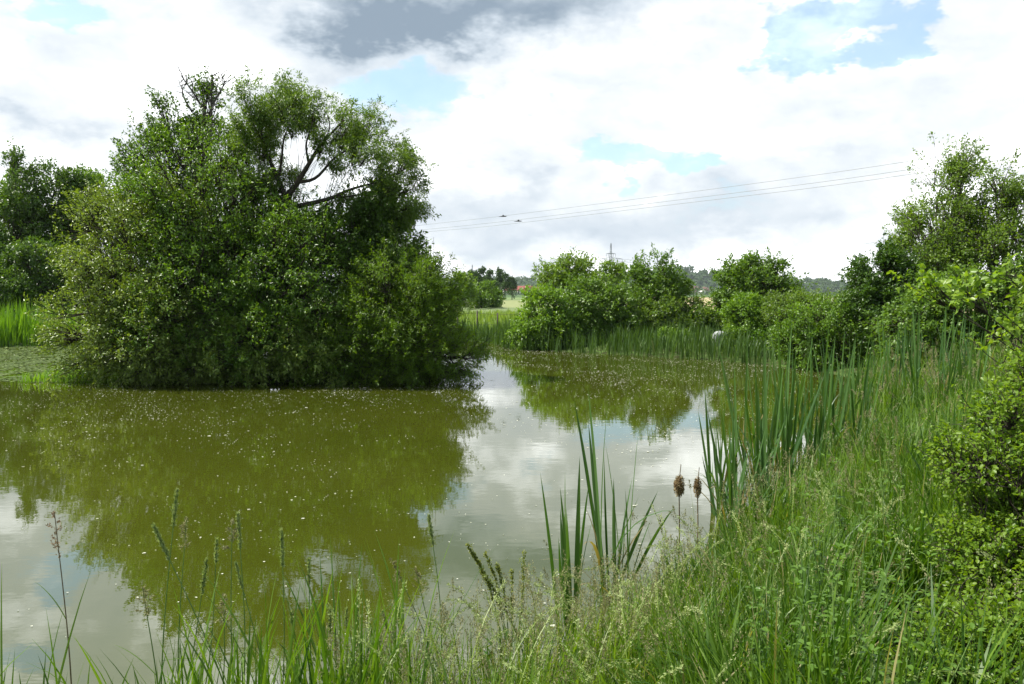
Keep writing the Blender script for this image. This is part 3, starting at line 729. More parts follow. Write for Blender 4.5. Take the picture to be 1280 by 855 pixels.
reeds('reed_bed', 'green reeds lining the far shore below the shrubs', 'reeds', 15000, (-.5, 11), (24, 37), lambda x, y: (lambda s: (s > -.55) & (s < 1.1))(pond_sd(x, y)) & (y > 26.5), 1.05, .035, M_REED, 101)
reeds('reed_bed', 'taller meadow reeds around the white boulder on the far shore', 'reeds', 8000, (4, 13), (26, 36), lambda x, y: (lambda s: (s > .6) & (s < 4.2))(pond_sd(x, y)), .85, .035, M_REED, 102, lean=.2, curl=.5)
reeds('reed_bed', 'bright green reed strip under the dark trees at the left', 'reeds', 22000, (-34, -17), (33, 40), lambda x, y: (lambda s: (s > -.2) & (s < 3.5))(pond_sd(x, y)), 1.55, .045, M_REEDL, 103)
reeds('reed_bed', 'grey green reed bank closing the narrow channel', 'reeds', 9000, (-6, 2), (36.5, 44), lambda x, y: (lambda s: (s > -.2) & (s < 1.3))(pond_sd(x, y)) & (y > 36.4), 1.0, .04, M_REED, 104)
reeds('meadow_grass', 'tall meadow grass around the fence posts beyond the pond', 'grass', 30000, (-9, 24), (37.5, 66), lambda x, y: pond_sd(x, y) > .9, .55, .05, M_GRASS_PALE, 105)


def seed_fluff():
    g = np.random.default_rng(8)
    n = 150000
    u = g.random(n); y = 3.5 + u ** .75 * 34; x = g.uniform(-1, 1, n) * y * .75 - 1
    s = pond_sd(x, y)
    q = ((x - ISL[0]) / ISL[2]) ** 2 + ((y - ISL[1]) / ISL[3]) ** 2
    dens = .45 + .35 * np.sin(x * .7 + 1.1 * np.sin(y * .45)) * np.sin(y * .6 + x * .21) + .2 * np.sin(x * 2.3 + y * 1.9)
    dens = dens * np.interp(y, [3.5, 7, 11, 15, 20, 30, 37], [.16, .22, .36, .7, 1.0, 1.3, 1.6])
    mid = np.exp(-((x + .3) / 1.6) ** 2) * np.exp(-((y - 13) / 7) ** 2)
    dens = dens * (1 - .7 * mid)
    ce = lambda a, b: (np.floor(x / a + .6 * np.sin(y / b * 1.3)).astype(int) * 7349 + np.floor(y / b + .5 * np.sin(x / a)).astype(int) * 9151) % 997 / 997.0
    dens = dens * (.25 + 1.1 * ce(.9, 1.3) ** 1.5 + .5 * ce(.25, .4) ** 2)
    k = (s < -.05) & (q > 1.02) & (g.random(n) < dens * .58)
    x, y = x[k], y[k]; n = len(x)
    mb = MB(); r = .0056 * np.exp(g.normal(0, .38, n)) * np.interp(y, [4, 12, 30], [1, 1.5, 2.6])
    th = g.uniform(0, 6.28, n)
    c = np.stack([x, y, np.full(n, .005)], 1); V = []
    for j in range(5):
        a = th + j * 1.2566; rr = r * g.uniform(.6, 1.3, n); V.append(c + np.stack([np.cos(a) * rr, np.sin(a) * rr * .8, g.uniform(0, .004, n)], 1))
    V = np.stack(V, 1).reshape(-1, 3); b = (np.arange(n) * 5)[:, None]
    mb.add(V, np.concatenate([b + np.array([0, 1, 2]), b + np.array([0, 2, 3]), b + np.array([0, 3, 4])]), None, np.repeat(g.random(n), 5))
    m = leafmat('willow_fluff', (.30, .32, .20), (.80, .80, .70), .8, .1, .1, (1, 1, .8))
    tag(mb.build('floating_fluff', m), 'white willow fluff floating all over the pond', 'fluff', kind='stuff')
    # algae and duckweed shoal left of the island
    n = 30000; x = g.uniform(-22, -8.6, n); y = g.uniform(21.3, 36, n)
    k = (pond_sd(x, y) < 0) & (x < -8.8 - .12 * (y - 21)) & (g.random(n) < np.interp(y, [21.3, 22.5, 25], [.30, .75, .85]) * (.25 + .75 * (((np.floor(x / .7 + np.sin(y)).astype(int) * 7349 + np.floor(y / .9 + np.sin(x)).astype(int) * 9151) % 997) / 997.0 > .3)))
    x, y = x[k], y[k]; n = len(x); mb = MB()
    leaves(mb, np.stack([x, y, np.full(n, .008)], 1), np.stack([g.normal(size=n), g.normal(size=n), .05 * g.random(n)], 1), np.tile([0, 0, 1.], (n, 1)), .16, .13, g.random(n), .04)
    tag(mb.build('algae_mat', leafmat('algae', (.055, .098, .016), (.135, .185, .050), .7, .2, .15)), 'dull green algae and duckweed floating left of the island', 'algae', kind='stuff')
    n = 5000; x = g.uniform(-13.2, -8.5, n); y = g.uniform(21.2, 24.5, n); k = g.random(n) < .8; x, y = x[k], y[k]; n = len(x); mb = MB()
    blades(mb, np.stack([x, y, np.full(n, -.03)], 1), g.uniform(0, 6.28, n), g.uniform(.1, .4, n), .2, .5, .02, g.random(n), 3)
    tag(mb.build('water_grass', M_REEDL), 'short bright grass standing in the shallows by the pale island bush', 'grass', kind='stuff')


seed_fluff()


# ------------------------------------------------------------------ the near bank: grass mass
def bank_grass():
    g = np.random.default_rng(21)
    def zone(n, xr, yr, test):
        x, y = scatter(n, g, xr, yr, test); return np.stack([x, y, ground_z(x, y) - .02], 1)
    ang = lambda x, y: x / np.maximum(y, .5)
    haw = lambda x, y: ((x - 2.2) / .72) ** 2 + ((y - 3.45) / .95) ** 2 > 1
    # short to medium blades everywhere on the visible bank
    P = np.concatenate([zone(84000, (-1.5, 7), (2.6, 9), lambda x, y: (lambda s: (s > -.12) & (s < 6))(pond_sd(x, y)) & (ang(x, y) < .92) & haw(x, y) & (ang(x, y) > -.13) & (g.random(len(x)) < np.interp(ang(x, y), [-.16, -.05, .12, .3], [.10, .45, .8, 1]))),
                        zone(42000, (2, 12), (8, 22), lambda x, y: (lambda s: (s > -.1) & (s < 5.5))(pond_sd(x, y)) & (ang(x, y) < .78))])
    n = len(P); far = P[:, 1]
    patch = .5 + .5 * np.sin(P[:, 0] * 1.9 + 1.4 * np.sin(P[:, 1] * 1.3)) * np.sin(P[:, 1] * 2.1 + P[:, 0] * .7)
    H = g.uniform(.2, .75, n) ** 1.0 * (.65 + .6 * patch) * np.interp(pond_sd(P[:, 0], P[:, 1]), [-.1, .5, 2.5], [.8, 1.0, 1.25]) * np.interp(far, [3, 5, 9, 14], [.95, 1.0, 1.1, 1.25])
    mb = MB()
    # neighbouring blades lean the same way: clumps
    az = 2.4 * np.sin(P[:, 0] * 3.1 + P[:, 1] * .8) + 2.0 * np.sin(P[:, 1] * 1.9 - P[:, 0]) + g.normal(0, .9, n)
    tone = np.clip(.42 + .22 * np.sin(P[:, 0] * 2.7 + 1.7 * np.sin(P[:, 1] * 2.3)) + g.normal(0, .2, n), 0, .9)
    tone = np.where(g.random(n) < .022, .98, tone)
    blades(mb, P, az, H, np.abs(g.normal(.08, .24, n)), np.abs(g.normal(.45, .6, n)), np.where(g.random(n) < .16, g.uniform(.011, .019, n), g.uniform(.0045, .011, n)) * np.interp(far, [4, 12, 20], [1, 1.6, 2.4]), tone, 4, g.normal(0, .8, n))
    tag(mb.build('bank_grass', M_GRASS), 'dense green grass covering the near bank', 'grass', kind='stuff')
    # flowering grass: thin stems with loose seed heads
    mb = MB(); sb = MB()
    S = np.concatenate([zone(1900, (-.9, 5), (3.0, 8), lambda x, y: (lambda s: (s > -.05) & (s < 4))(pond_sd(x, y)) & (ang(x, y) < .7) & (g.random(len(x)) < np.interp(ang(x, y), [-.15, 0, .3, .5], [.5, 1, .7, .35]))),
                        zone(1300, (2, 11), (8, 20), lambda x, y: (lambda s: (s > .1) & (s < 4))(pond_sd(x, y)) & (ang(x, y) < .7))])
    S = np.concatenate([S, zone(520, (-.8, .9), (3.4, 4.8), lambda x, y: (lambda s: (s > .15) & (s < 1.3))(pond_sd(x, y)))])
    n = len(S); H = g.uniform(.5, .95, n) * np.interp(S[:, 1], [3, 5, 9, 14], [.75, .95, 1.15, 1.3])
    az = g.uniform(0, 6.28, n)
    tip, td = blades(mb, S, az, H, np.abs(g.normal(.06, .12, n)), np.abs(g.normal(.15, .25, n)), .003 * np.interp(S[:, 1], [4, 12, 20], [1, 1.8, 2.6]), g.uniform(.4, .9, n), 4, 0, .9)
    tag(mb.build('flowering_grass', M_GRASS_PALE), 'thin pale stems of flowering grass standing in the bank grass', 'grass', kind='stuff')
    k = g.integers(26, 60, n); i = np.repeat(np.arange(n), k); N = len(i)
    L = g.uniform(.07, .16, n)[i]; t = g.random(N); loose = g.choice([.006, .012, .03], n, p=[.5, .3, .2])[i]
    back = -td[i] * (L * t)[:, None]
    p = tip[i] + back + g.normal(size=(N, 3)) * (loose * (.25 + t))[:, None]
    sc = np.interp(S[:, 1], [4, 12, 20], [1, 1.7, 2.4])[i]
    leaves(sb, p, unit(td[i] + g.normal(size=(N, 3)) * .5), rvec(g, N), .012 * sc, .0048 * sc, np.clip(np.repeat(g.random(n), k) + g.normal(0, .15, N), 0, 1), .2)
    tag(sb.build('grass_seed_heads', M_SEED), 'beige seed heads of the flowering bank grass', 'seed heads', kind='stuff')


def arching_grass():
    g = np.random.default_rng(63); n = 560
    x, y = scatter(n, g, (-.7, 3.2), (2.9, 6.2), lambda x, y: (lambda s: (s > .05) & (s < 3))(pond_sd(x, y)) & (g.random(len(x)) < np.interp(x / y, [.05, .25, .6], [.95, .4, .12]))); n = len(x)
    mb = MB(); sb = MB(); P = np.stack([x, y, ground_z(x, y)], 1)
    tip, td = blades(mb, P, g.uniform(0, 6.28, n), g.uniform(.6, .95, n), np.abs(g.normal(.1, .12, n)), g.uniform(.5, 1.5, n), .0035, g.uniform(.3, .9, n), 9, 0, .9)
    tag(mb.build('arching_grass', M_GRASS_PALE), 'pale arching grass stems along the near bank', 'grass', kind='stuff')
    C = mb.v[0].reshape(n, -1, 3); a = C[:, 12:14].mean(1); b = C[:, 16:18].mean(1)                     # the last fifth of each stem
    k = 95; i = np.repeat(np.arange(n), k); t = g.random(n * k)[:, None]
    q = np.where(t < .5, a[i] + (b[i] - a[i]) * t * 2, b[i] + (tip[i] - b[i]) * (t * 2 - 1))
    leaves(sb, q + g.normal(size=(n * k, 3)) * .0055, unit(td[i] + g.normal(size=(n * k, 3)) * .45), rvec(g, n * k), .015, .0055, np.clip(np.repeat(g.random(n), k) + g.normal(0, .15, n * k), 0, 1), .2)
    tag(sb.build('arching_seed_heads', M_SEED_GREEN), 'pale green arching seed heads along the near bank', 'seed heads', kind='stuff')


bank_grass()
arching_grass()


# ------------------------------------------------------------------ cattails: every plant a thing of its own with its blades
CG = 'cattail plants along the near shore'
def blade_mesh(H, Wd, lean, curl, tw, tone, name='leaf'):
    mb = MB(); blades(mb, np.zeros((1, 3)), np.array([0.]), H, lean, curl, Wd, np.array([tone]), 9, tw, .55, .35); return mb.mesh(name, M_CATTAIL)


gc = np.random.default_rng(31)
BLADES = [blade_mesh(h, w, l, c, t, gc.random() * .9, 'cattail_leaf') for h, w, l, c, t in
          [(1.0, .026, .03, .05, .6), (.93, .024, .08, .10, -.5), (.85, .022, .14, .22, .9), (1.05, .027, .05, .12, .3), (.78, .022, .22, .35, -.8), (.9, .025, .02, -.06, .4), (.7, .02, .3, .7, .5), (.98, .023, .10, -.10, .2)]]
BLADES += [blade_mesh(h, .02, l, c, .4, .97, 'cattail_leaf_dry') for h, l, c in ((.7, .25, 1.5), (.6, .1, .5))]
BLADES += [blade_mesh(.85, .022, .12, 1.3, .5, .5, 'cattail_leaf')]


def cattail(label, x, y, H, nb, seed, group=CG, wide=1.05):
    g = np.random.default_rng(seed); z = max(gz(x, y), -.12)
    r = thing('cattail', label, 'cattail', (x, y, z), group)
    for j in range(nb):
        o = bpy.data.objects.new('leaf', BLADES[g.integers(len(BLADES))] if j else BLADES[0]); link(o, r)
        a = g.uniform(0, 6.28); o.location = (g.normal() * .025, g.normal() * .025, 0)
        o.rotation_euler = (g.normal() * .11, g.normal() * .11, a); s = H * (g.uniform(.62, 1.05) if j else 1.0); o.scale = (wide + .3 * (s - 1), wide + .3 * (s - 1), s)
    return r


def cattail_px(label, px, py, top, nb, seed, group=CG):
    p = G(px, py); H = W(px, top, p[1])[2] + .12; return cattail(label, p[0], p[1], H * 1.05, nb, seed, group, 1.12)


cattail_px('tall cattail tuft standing alone in front of the open reflection, left of the brown heads', 757, 752, 498, 13, 204)
cattail_px('smaller cattail plant leaning beside the lone tall tuft', 775, 762, 545, 9, 205)
cattail_px('short cattail tuft left of the lone tall tuft, rising from the grass', 712, 830, 612, 11, 206)
for i in range(7):
    p = G(gc.uniform(880, 925), gc.uniform(640, 690)); cattail('slim cattail at the left edge of the large stand, right of the brown heads', p[0], p[1], gc.uniform(1.2, 1.55), 5, 210 + i)
for i in range(42):
    px = gc.uniform(905, 1085); py = np.interp(px, [905, 1085], [672, 575]) + gc.uniform(-50, 25)
    p = G(px, py); cattail('tall cattail within the large stand in the shallow water', p[0], p[1], gc.uniform(1.2, 2.15), int(gc.integers(5, 8)), 230 + i)
for i in range(34):
    y = gc.uniform(10.5, 19); s = gc.uniform(.0, 2.2); x = float(np.interp(y, POND[10:15, 1], POND[10:15, 0])) + s
    cattail('grey green cattail on the right bank behind the large stand', x, y, gc.uniform(1.35, 2.0), int(gc.integers(5, 7)), 300 + i)


def cattail_head(label, px, py_head, py_base, Y, seed, lump):
    g = np.random.default_rng(seed); top = W(px, py_head, Y); b = np.array([top[0] - .01, Y, -.1])
    r = thing('cattail_spike', label, 'cattail spike', b)
    mb = MB(); p = path([b, (b + top) / 2 + np.array([.012, 0, 0]), top, top + np.array([.012, 0, .19])], 16)
    tubes(mb, p[None], np.linspace(.008, .003, 16)[None], 6); mb.build('stem', M_STEM_DRY, r, True, b)
    # the brown head: a bursting, lumpy spindle
    hb = MB(); k = 15; ss = 12; tt = np.linspace(0, 1, k); V = []
    for t in tt:
        rad = lump * (math.sin(math.pi * min(1, t * 1.02)) ** .55 * .9 + .02)
        for j in range(ss):
            a = j * 2 * math.pi / ss; q = rad * (1 + g.normal() * .16 + .2 * math.sin(2 * a + t * 5))
            V.append(top + np.array([math.cos(a) * q + .008 * math.sin(t * 7), math.sin(a) * q, -.07 + t * .165]))
    i = np.arange(k * ss).reshape(k, ss); q = np.stack([i[:-1], np.roll(i, -1, 1)[:-1], np.roll(i, -1, 1)[1:], i[1:]], -1).reshape(-1, 4)
    hb.add(V, None, q, .5, 0)
    n = 650; d = rvec(g, n); C = top + np.array([0, 0, .012]) + d * np.array([lump * 1.1, lump * 1.1, .085]) * g.uniform(.8, 1.1, (n, 1))
    leaves(hb, C, d + g.normal(size=(n, 3)) * .6, rvec(g, n), .013, .007, g.random(n), .1)
    hb.m3[-1][:] = 1
    hb.build('head', [plain('cattail_brown', (.15, .09, .04), (.07, .045, .02), 90, .95, bump=.8), leafmat('cattail_fluff', (.16, .11, .045), (.46, .37, .20), .9, .1, .15, (1, 1, 1))], r, False, b)
    return r


cattail_head('left and thicker of the two brown cattail heads on bare stalks', 849, 609, 750, 6.5, 1, .036)
cattail_head('right and slimmer of the two brown cattail heads on bare stalks', 872, 611, 725, 6.9, 2, .025)

# ------------------------------------------------------------------ single grass stalks along the lower left edge
def stalk(label, tip, base, Y, kind, seed, leaf=None, name='grass_stalk', bend=0.0):
    g = np.random.default_rng(seed)
    t = W(tip[0], tip[1], Y); b0 = W(base[0], base[1], Y)
    d = (t - b0); gzv = max(gz(b0[0], Y), -.1)
    b = b0 - d * ((b0[2] - gzv) / max(d[2], .05)) if b0[2] > gzv else b0
    r = thing(name, label, 'grass', b, 'single grass stalks in front of the water')
    mb = MB(); p = path([b, b + (t - b) * .5 + np.array([bend, 0, 0]), t], 14)
    tubes(mb, p[None], np.linspace(.0048, .002, 14)[None], 5, .5); mb.build('stem', M_STEM_DRY if kind == 'dark' else M_STEM, r, True, b)
    Lh = {'spike': .20, 'fluffy': .17, 'dark': .26, 'thin': .14, 'blade': 0}[kind]
    sb = MB(); q = p[::-1]; seg = np.linalg.norm(np.diff(q, axis=0), axis=1); cum = np.concatenate([[0], np.cumsum(seg)])
    def along(s): return np.stack([np.interp(s, cum, q[:, k]) for k in range(3)], -1)
    ax = unit(p[-1] - p[-5])
    if kind in ('spike', 'thin'):
        n = 330 if kind == 'spike' else 170; s = g.random(n) * Lh; rad = (.007 if kind == 'spike' else .005) * np.sin(np.clip(s / Lh, .08, .95) * math.pi) ** .5
        leaves(sb, along(s) + g.normal(size=(n, 3)) * rad[:, None] * .6, ax + g.normal(size=(n, 3)) * .35, rvec(g, n), .020, .0085, g.random(n))
    elif kind in ('fluffy', 'dark'):
        m = 15 if kind == 'fluffy' else 11
        for j in range(m):
            s = (j + .5) / m * Lh; o = along(np.array([s]))[0]; ln = (.02 + .10 * s / Lh) * g.uniform(.4, 1) * (.75 if kind == 'fluffy' else .8)
            e = o + unit(ax * .8 + g.normal(size=3) * (.55 if kind == 'fluffy' else .5)) * ln
            tubes(sb, np.array([[o, (o + e) / 2, e]]), np.array([[.0009, .0008, .0006]]), 3)
            n = 14 if kind == 'fluffy' else 12; tt = g.uniform(.35, 1.0, n)[:, None]
            leaves(sb, o + (e - o) * tt + g.normal(size=(n, 3)) * .004, unit(e - o) + g.normal(size=(n, 3)) * .4, rvec(g, n), .015, .006, g.random(n))
    if kind != 'blade':
        sb.build('seed_head', {'spike': M_SEED_GREEN, 'thin': M_SEED_GREEN, 'fluffy': M_SEED, 'dark': M_SEED_PINK}[kind], r, False, b)
    for (fr, L, wd, az, lean) in (leaf or [(.35, .3, .009, g.uniform(0, 6.28), .45)]):
        lb = MB(); o = p[int(fr * 13)]
        blades(lb, o[None], np.array([az]), L, lean, .5, wd, np.array([g.uniform(.3, .8)]), 8, .4, .4, .25)
        lb.build('leaf', M_GRASS, r, False, b)
    return r


PI = math.pi
ST = [('dark stemmed reed stalk with an open brownish plume, alone at the far left', (68, 640), (85, 860), 3.9, 'dark', [(.62, .26, .011, PI, .45)]),
      ('tallest straight green grass spike at the lower left', (221, 613), (205, 855), 4.1, 'spike', [(.4, .3, .009, 0, 1.4)]),
      ('grass stalk with a long spike leaning far to the left', (192, 657), (272, 850), 4.1, 'spike', None),
      ('short stalk with a pale fluffy plume left of the straight spike', (178, 735), (192, 855), 4.0, 'fluffy', [(.6, .28, .010, PI, .7)]),
      ('fluffy beige plume close behind the tallest straight spike', (233, 650), (226, 850), 4.2, 'fluffy', None),
      ('narrow spike rising just right of the leaning stalk', (271, 675), (252, 850), 4.2, 'thin', None),
      ('green spike tilting right beside the leaning stalk', (258, 700), (230, 850), 4.15, 'spike', None),
      ('tall beige plume of the close pair in the lower left middle', (290, 652), (295, 850), 4.2, 'fluffy', None),
      ('slim green spike of the close pair in the lower left middle', (297, 642), (300, 850), 4.25, 'spike', None),
      ('beige tipped straight stalk over the pale tree reflection', (352, 663), (350, 850), 4.2, 'spike', [(.3, .35, .014, .3, .1)]),
      ('green stalk with a smooth pointed tip right of the beige one', (386, 700), (395, 850), 4.2, 'thin', [(.1, .4, .016, 1.0, .1)]),
      ('low fluffy plume in front of the close pair', (280, 745), (272, 850), 4.0, 'fluffy', None),
      ('arching spike bending left over the low plume', (295, 705), (328, 850), 4.1, 'thin', None),
      ('short pale spike between the taller stalks', (364, 765), (378, 850), 4.1, 'thin', None),
      ('thin dark green blade stalk at the reflection edge', (446, 755), (442, 850), 4.4, 'thin', None),
      ('pair partner of the thin dark blade stalk, slightly left', (433, 762), (429, 850), 4.4, 'thin', None),
      ('pale thin stalk left of the dark blade stalks', (412, 762), (420, 850), 4.3, 'thin', None),
      ('long thin green spike standing alone over the water centre', (536, 645), (546, 780), 4.9, 'spike', None),
      ('loose pale plume leaning left beside the lone centre spike', (490, 700), (530, 800), 4.8, 'fluffy', None),
      ('drooping pale plume below the lone centre spike', (520, 712), (545, 800), 4.9, 'fluffy', None),
      ('bare bent straw stalk left of the centre grass', (478, 765), (492, 855), 4.6, 'thin', None)]
for i, (lab, t, b, Y, kd, lf) in enumerate(ST):
    stalk(lab, t, b, Y, kd, 400 + i, lf, bend=[.02, -.02, .03][i % 3])
# broad low grass leaves at the bottom edge
lf = MB(); gb = np.random.default_rng(55); n = 1250
x = gb.uniform(-1.75, -.45, n); x[760:] = gb.uniform(-4.5, -1.75, 490); y = gb.uniform(3.4, 4.3, n); y[760:] = gb.uniform(2.4, 3.7, 490); k = pond_sd(x, y) > -.15; x, y = x[k], y[k]; n = len(x)
blades(lf, np.stack([x, y, ground_z(x, y)], 1), gb.uniform(0, 6.28, n), gb.uniform(.34, .74, n) * (1 + .55 * (gb.random(n) < .3)), np.abs(gb.normal(.12, .1, n)), np.abs(gb.normal(.3, .3, n)), gb.uniform(.006, .019, n), gb.random(n) * .8, 7, gb.normal(0, .5, n), .4, .25)
tag(lf.build('shore_grass', M_GRASS), 'sparse broad grass blades along the lower left shore', 'grass', kind='stuff')


# ------------------------------------------------------------------ dock plant, nettles
def dock():
    g = np.random.default_rng(9); Y = 5.4; b = G(640, 366 + 2.4e3 / Y); b[2] = gz(b[0], Y)
    r = thing('dock_plant', 'dock plant with ragged green seed spikes leaning left over the water', 'dock', b)
    for (tip, mid, n) in [((584, 680), (612, 735), 150), ((600, 712), (622, 750), 90), ((622, 705), (632, 755), 90), ((640, 712), (640, 765), 60), ((606, 690), (624, 742), 70), ((655, 690), (652, 760), 60)]:
        p = path([b, W(*mid, Y), W(*tip, Y - .05)], 14); mb = MB(); tubes(mb, p[None], np.linspace(.005, .0015, 14)[None], 5)
        s = mb.build('stem', M_STEM, r, True, b)
        t = g.uniform(.42, 1, n) * 13; i = t.astype(int).clip(0, 12); c = p[i] + (p[i + 1] - p[i]) * (t - i)[:, None]
        c = np.repeat(c, 5, 0) + g.normal(size=(n * 5, 3)) * .006; sb = MB()
        leaves(sb, c, rvec(g, n * 5), rvec(g, n * 5), .013, .011, g.random(n * 5)); sb.build('seed_spike', M_DOCK, r, False, b)
    for a in range(7):
        lb = MB(); blades(lb, b[None] + np.array([0, 0, .05]), np.array([a * .9]), g.uniform(.3, .5), .5, .6, .05, np.array([g.random() * .7]), 8, .3, .4, .25); lb.build('leaf', M_NETTLE, r, False, b)


dock()


def leafy(name, label, cat, px, py_top, Y, seed, mat, group, lw=(.054, .027), nodes=8, stems=4):
    g = np.random.default_rng(seed); t = W(px, py_top, Y); b = np.array([t[0], Y, gz(t[0], Y)])
    r = thing(name, label, cat, b, group); mb = MB(); lb = MB()
    for s in range(stems):
        top = t + np.array([g.normal() * .14, g.normal() * .12, -abs(g.normal()) * .08 * (s > 0)]); p = path([b + g.normal(size=3) * np.array([.04, .04, 0]), (b + top) / 2 + g.normal(size=3) * .03, top], 12)
        tubes(mb, p[None], np.linspace(.004, .0015, 12)[None], 5)
        for k in range(nodes):
            f = .3 + .7 * k / (nodes - 1); o = p[int(f * 11)]
            for q in range(4):
                a = k * 1.57 + q * 1.57 + g.normal() * .3; d = np.array([math.cos(a), math.sin(a), .25 + .5 * f * (f > .9)]); sz = (1.15 - f * .55) * g.uniform(.8, 1.2)
                leaves(lb, (o + d * .01)[None], d[None], np.array([[0, 0, 1.]]) + g.normal(size=(1, 3)) * .2, lw[0] * sz, lw[1] * sz, np.array([np.clip(.3 + .5 * f + g.normal() * .12, 0, 1)]), .15, 6, .25)
    mb.build('stem', M_STEM, r, True, b); lb.build('foliage', mat, r, False, b)


NG = 'nettles in the bank grass'
for i, (px, py, lab) in enumerate([(1065, 575, 'tallest bright nettle in the bank grass, right of the cattail stand'), (1035, 612, 'bright nettle at the right foot of the cattail stand'), (1100, 606, 'nettle right of the tallest bright nettle'),
                                  (1015, 668, 'nettle lower in the grass below the cattail stand'), (1080, 655, 'nettle in the middle of the bank grass below the tallest nettle'), (1140, 545, 'farther nettle up the bank toward the thicket'),
                                  (950, 690, 'leafy nettle at the foot of the cattails near the water'), (1145, 700, 'near nettle beside the hawthorn bush'), (1120, 770, 'lowest nettle left of the hawthorn bush'), (1060, 740, 'nettle low in the bank grass near the bottom of the photo')]):
    leafy('nettle', lab, 'nettle', px, py, 1000 * 1.10 / (py - 366), 500 + i, M_NETTLE, NG)

# ------------------------------------------------------------------ boulder, fence, sign post
def boulder():
    p = W(900, 417, 31.0); b = np.array([p[0], 31.0, gz(p[0], 31.0)]); g = np.random.default_rng(3)
    r = None; mb = MB(); k, ss = 12, 22; V = []
    for i in range(k):
        t = i / (k - 1) * PI
        for j in range(ss):
            a = j * 2 * PI / ss; q = 1 + .07 * math.sin(2 * a + 1) + .06 * math.sin(3 * a + 2 * t) + .04 * math.sin(5 * a - t)
            V.append((math.sin(t) * math.cos(a) * .27 * q, math.sin(t) * math.sin(a) * .22 * q, .82 + math.cos(t) * (.17 if t < PI / 2 else .75) + .03 * math.sin(a) * math.sin(t)))
    i = np.arange(k * ss).reshape(k, ss); q = np.stack([i[:-1], np.roll(i, -1, 1)[:-1], np.roll(i, -1, 1)[1:], i[1:]], -1).reshape(-1, 4)
    mb.add(V, None, q); o = mb.build('boulder', plain('pale_stone', (.42, .44, .44), (.24, .26, .26), 9, .7, bump=.4), None, True); o.location = tuple(b - np.array([0, 0, .40]))
    tag(o, 'pale grey white rounded boulder among the reeds on the far shore', 'boulder')


boulder()


def fence():
    b = np.array(at(610, 41)); r = thing('wire_fence', 'wire fence with dark thin posts across the meadow beyond the channel', 'fence', b)
    ps = []
    for px, top in [(548, 390), (572, 389), (596.5, 388), (622, 391), (650, 390), (680, 390)]:
        p = np.array(at(px, 41)); t = W(px, top, 41); mb = MB()
        tubes(mb, np.array([[p - [0, 0, .2], (p + t) / 2, t, t + [0, 0, .004]]]), np.array([[.04, .04, .038, .001]]), 7); mb.build('post', DEADWOOD, r, False, b); ps.append((p, t))
    for f in (.45, .9):
        mb = MB(); pts = [p + (t - p) * f for p, t in ps]; tubes(mb, np.array([pts]), np.full((1, len(pts)), .006), 4); mb.build('wire', DEADWOOD, r, False, b)
    b = np.array(at(897, 44)); r = thing('marker_post', 'dark wooden post with a short crossbar right of the far shore shrubs', 'post', b); t = W(897, 385, 44)
    mb = MB(); tubes(mb, np.array([[b - [0, 0, .2], (b + t) / 2, t, t + [0, 0, .004]]]), np.array([[.05, .05, .045, .001]]), 7); mb.build('post', DEADWOOD, r, False, b)
    mb = MB(); tubes(mb, np.array([[t + [-.22, .0, -.02], t + [-.2, 0, -.02], t + [.2, 0, .02], t + [.22, 0, .02]]]), np.array([[.001, .05, .05, .001]]), 6); mb.build('crossbar', DEADWOOD, r, False, b)


fence()

# ------------------------------------------------------------------ village
def box(mb, c, s, mat=0):
    x, y, z = c; a, b, h = s[0] / 2, s[1] / 2, s[2]
    V = [(x - a, y - b, z), (x + a, y - b, z), (x + a, y + b, z), (x - a, y + b, z), (x - a, y - b, z + h), (x + a, y - b, z + h), (x + a, y + b, z + h), (x - a, y + b, z + h)]
    mb.add(V, None, [(0, 1, 5, 4), (1, 2, 6, 5), (2, 3, 7, 6), (3, 0, 4, 7), (4, 5, 6, 7), (3, 2, 1, 0)], None, mat)


WHITE = plain('render_white', (.72, .70, .66), (.62, .60, .56), 1, .9); SAND = plain('render_sand', (.50, .40, .28), (.42, .33, .22), 1, .9)
RED = plain('roof_red', (.30, .085, .065), (.22, .06, .045), 2, .8); BROWN = plain('roof_brown', (.17, .10, .075), (.12, .07, .05), 2, .8); GLASS = plain('window_glass', (.03, .035, .04), (.02, .025, .03), 1, .15, spec=.6)


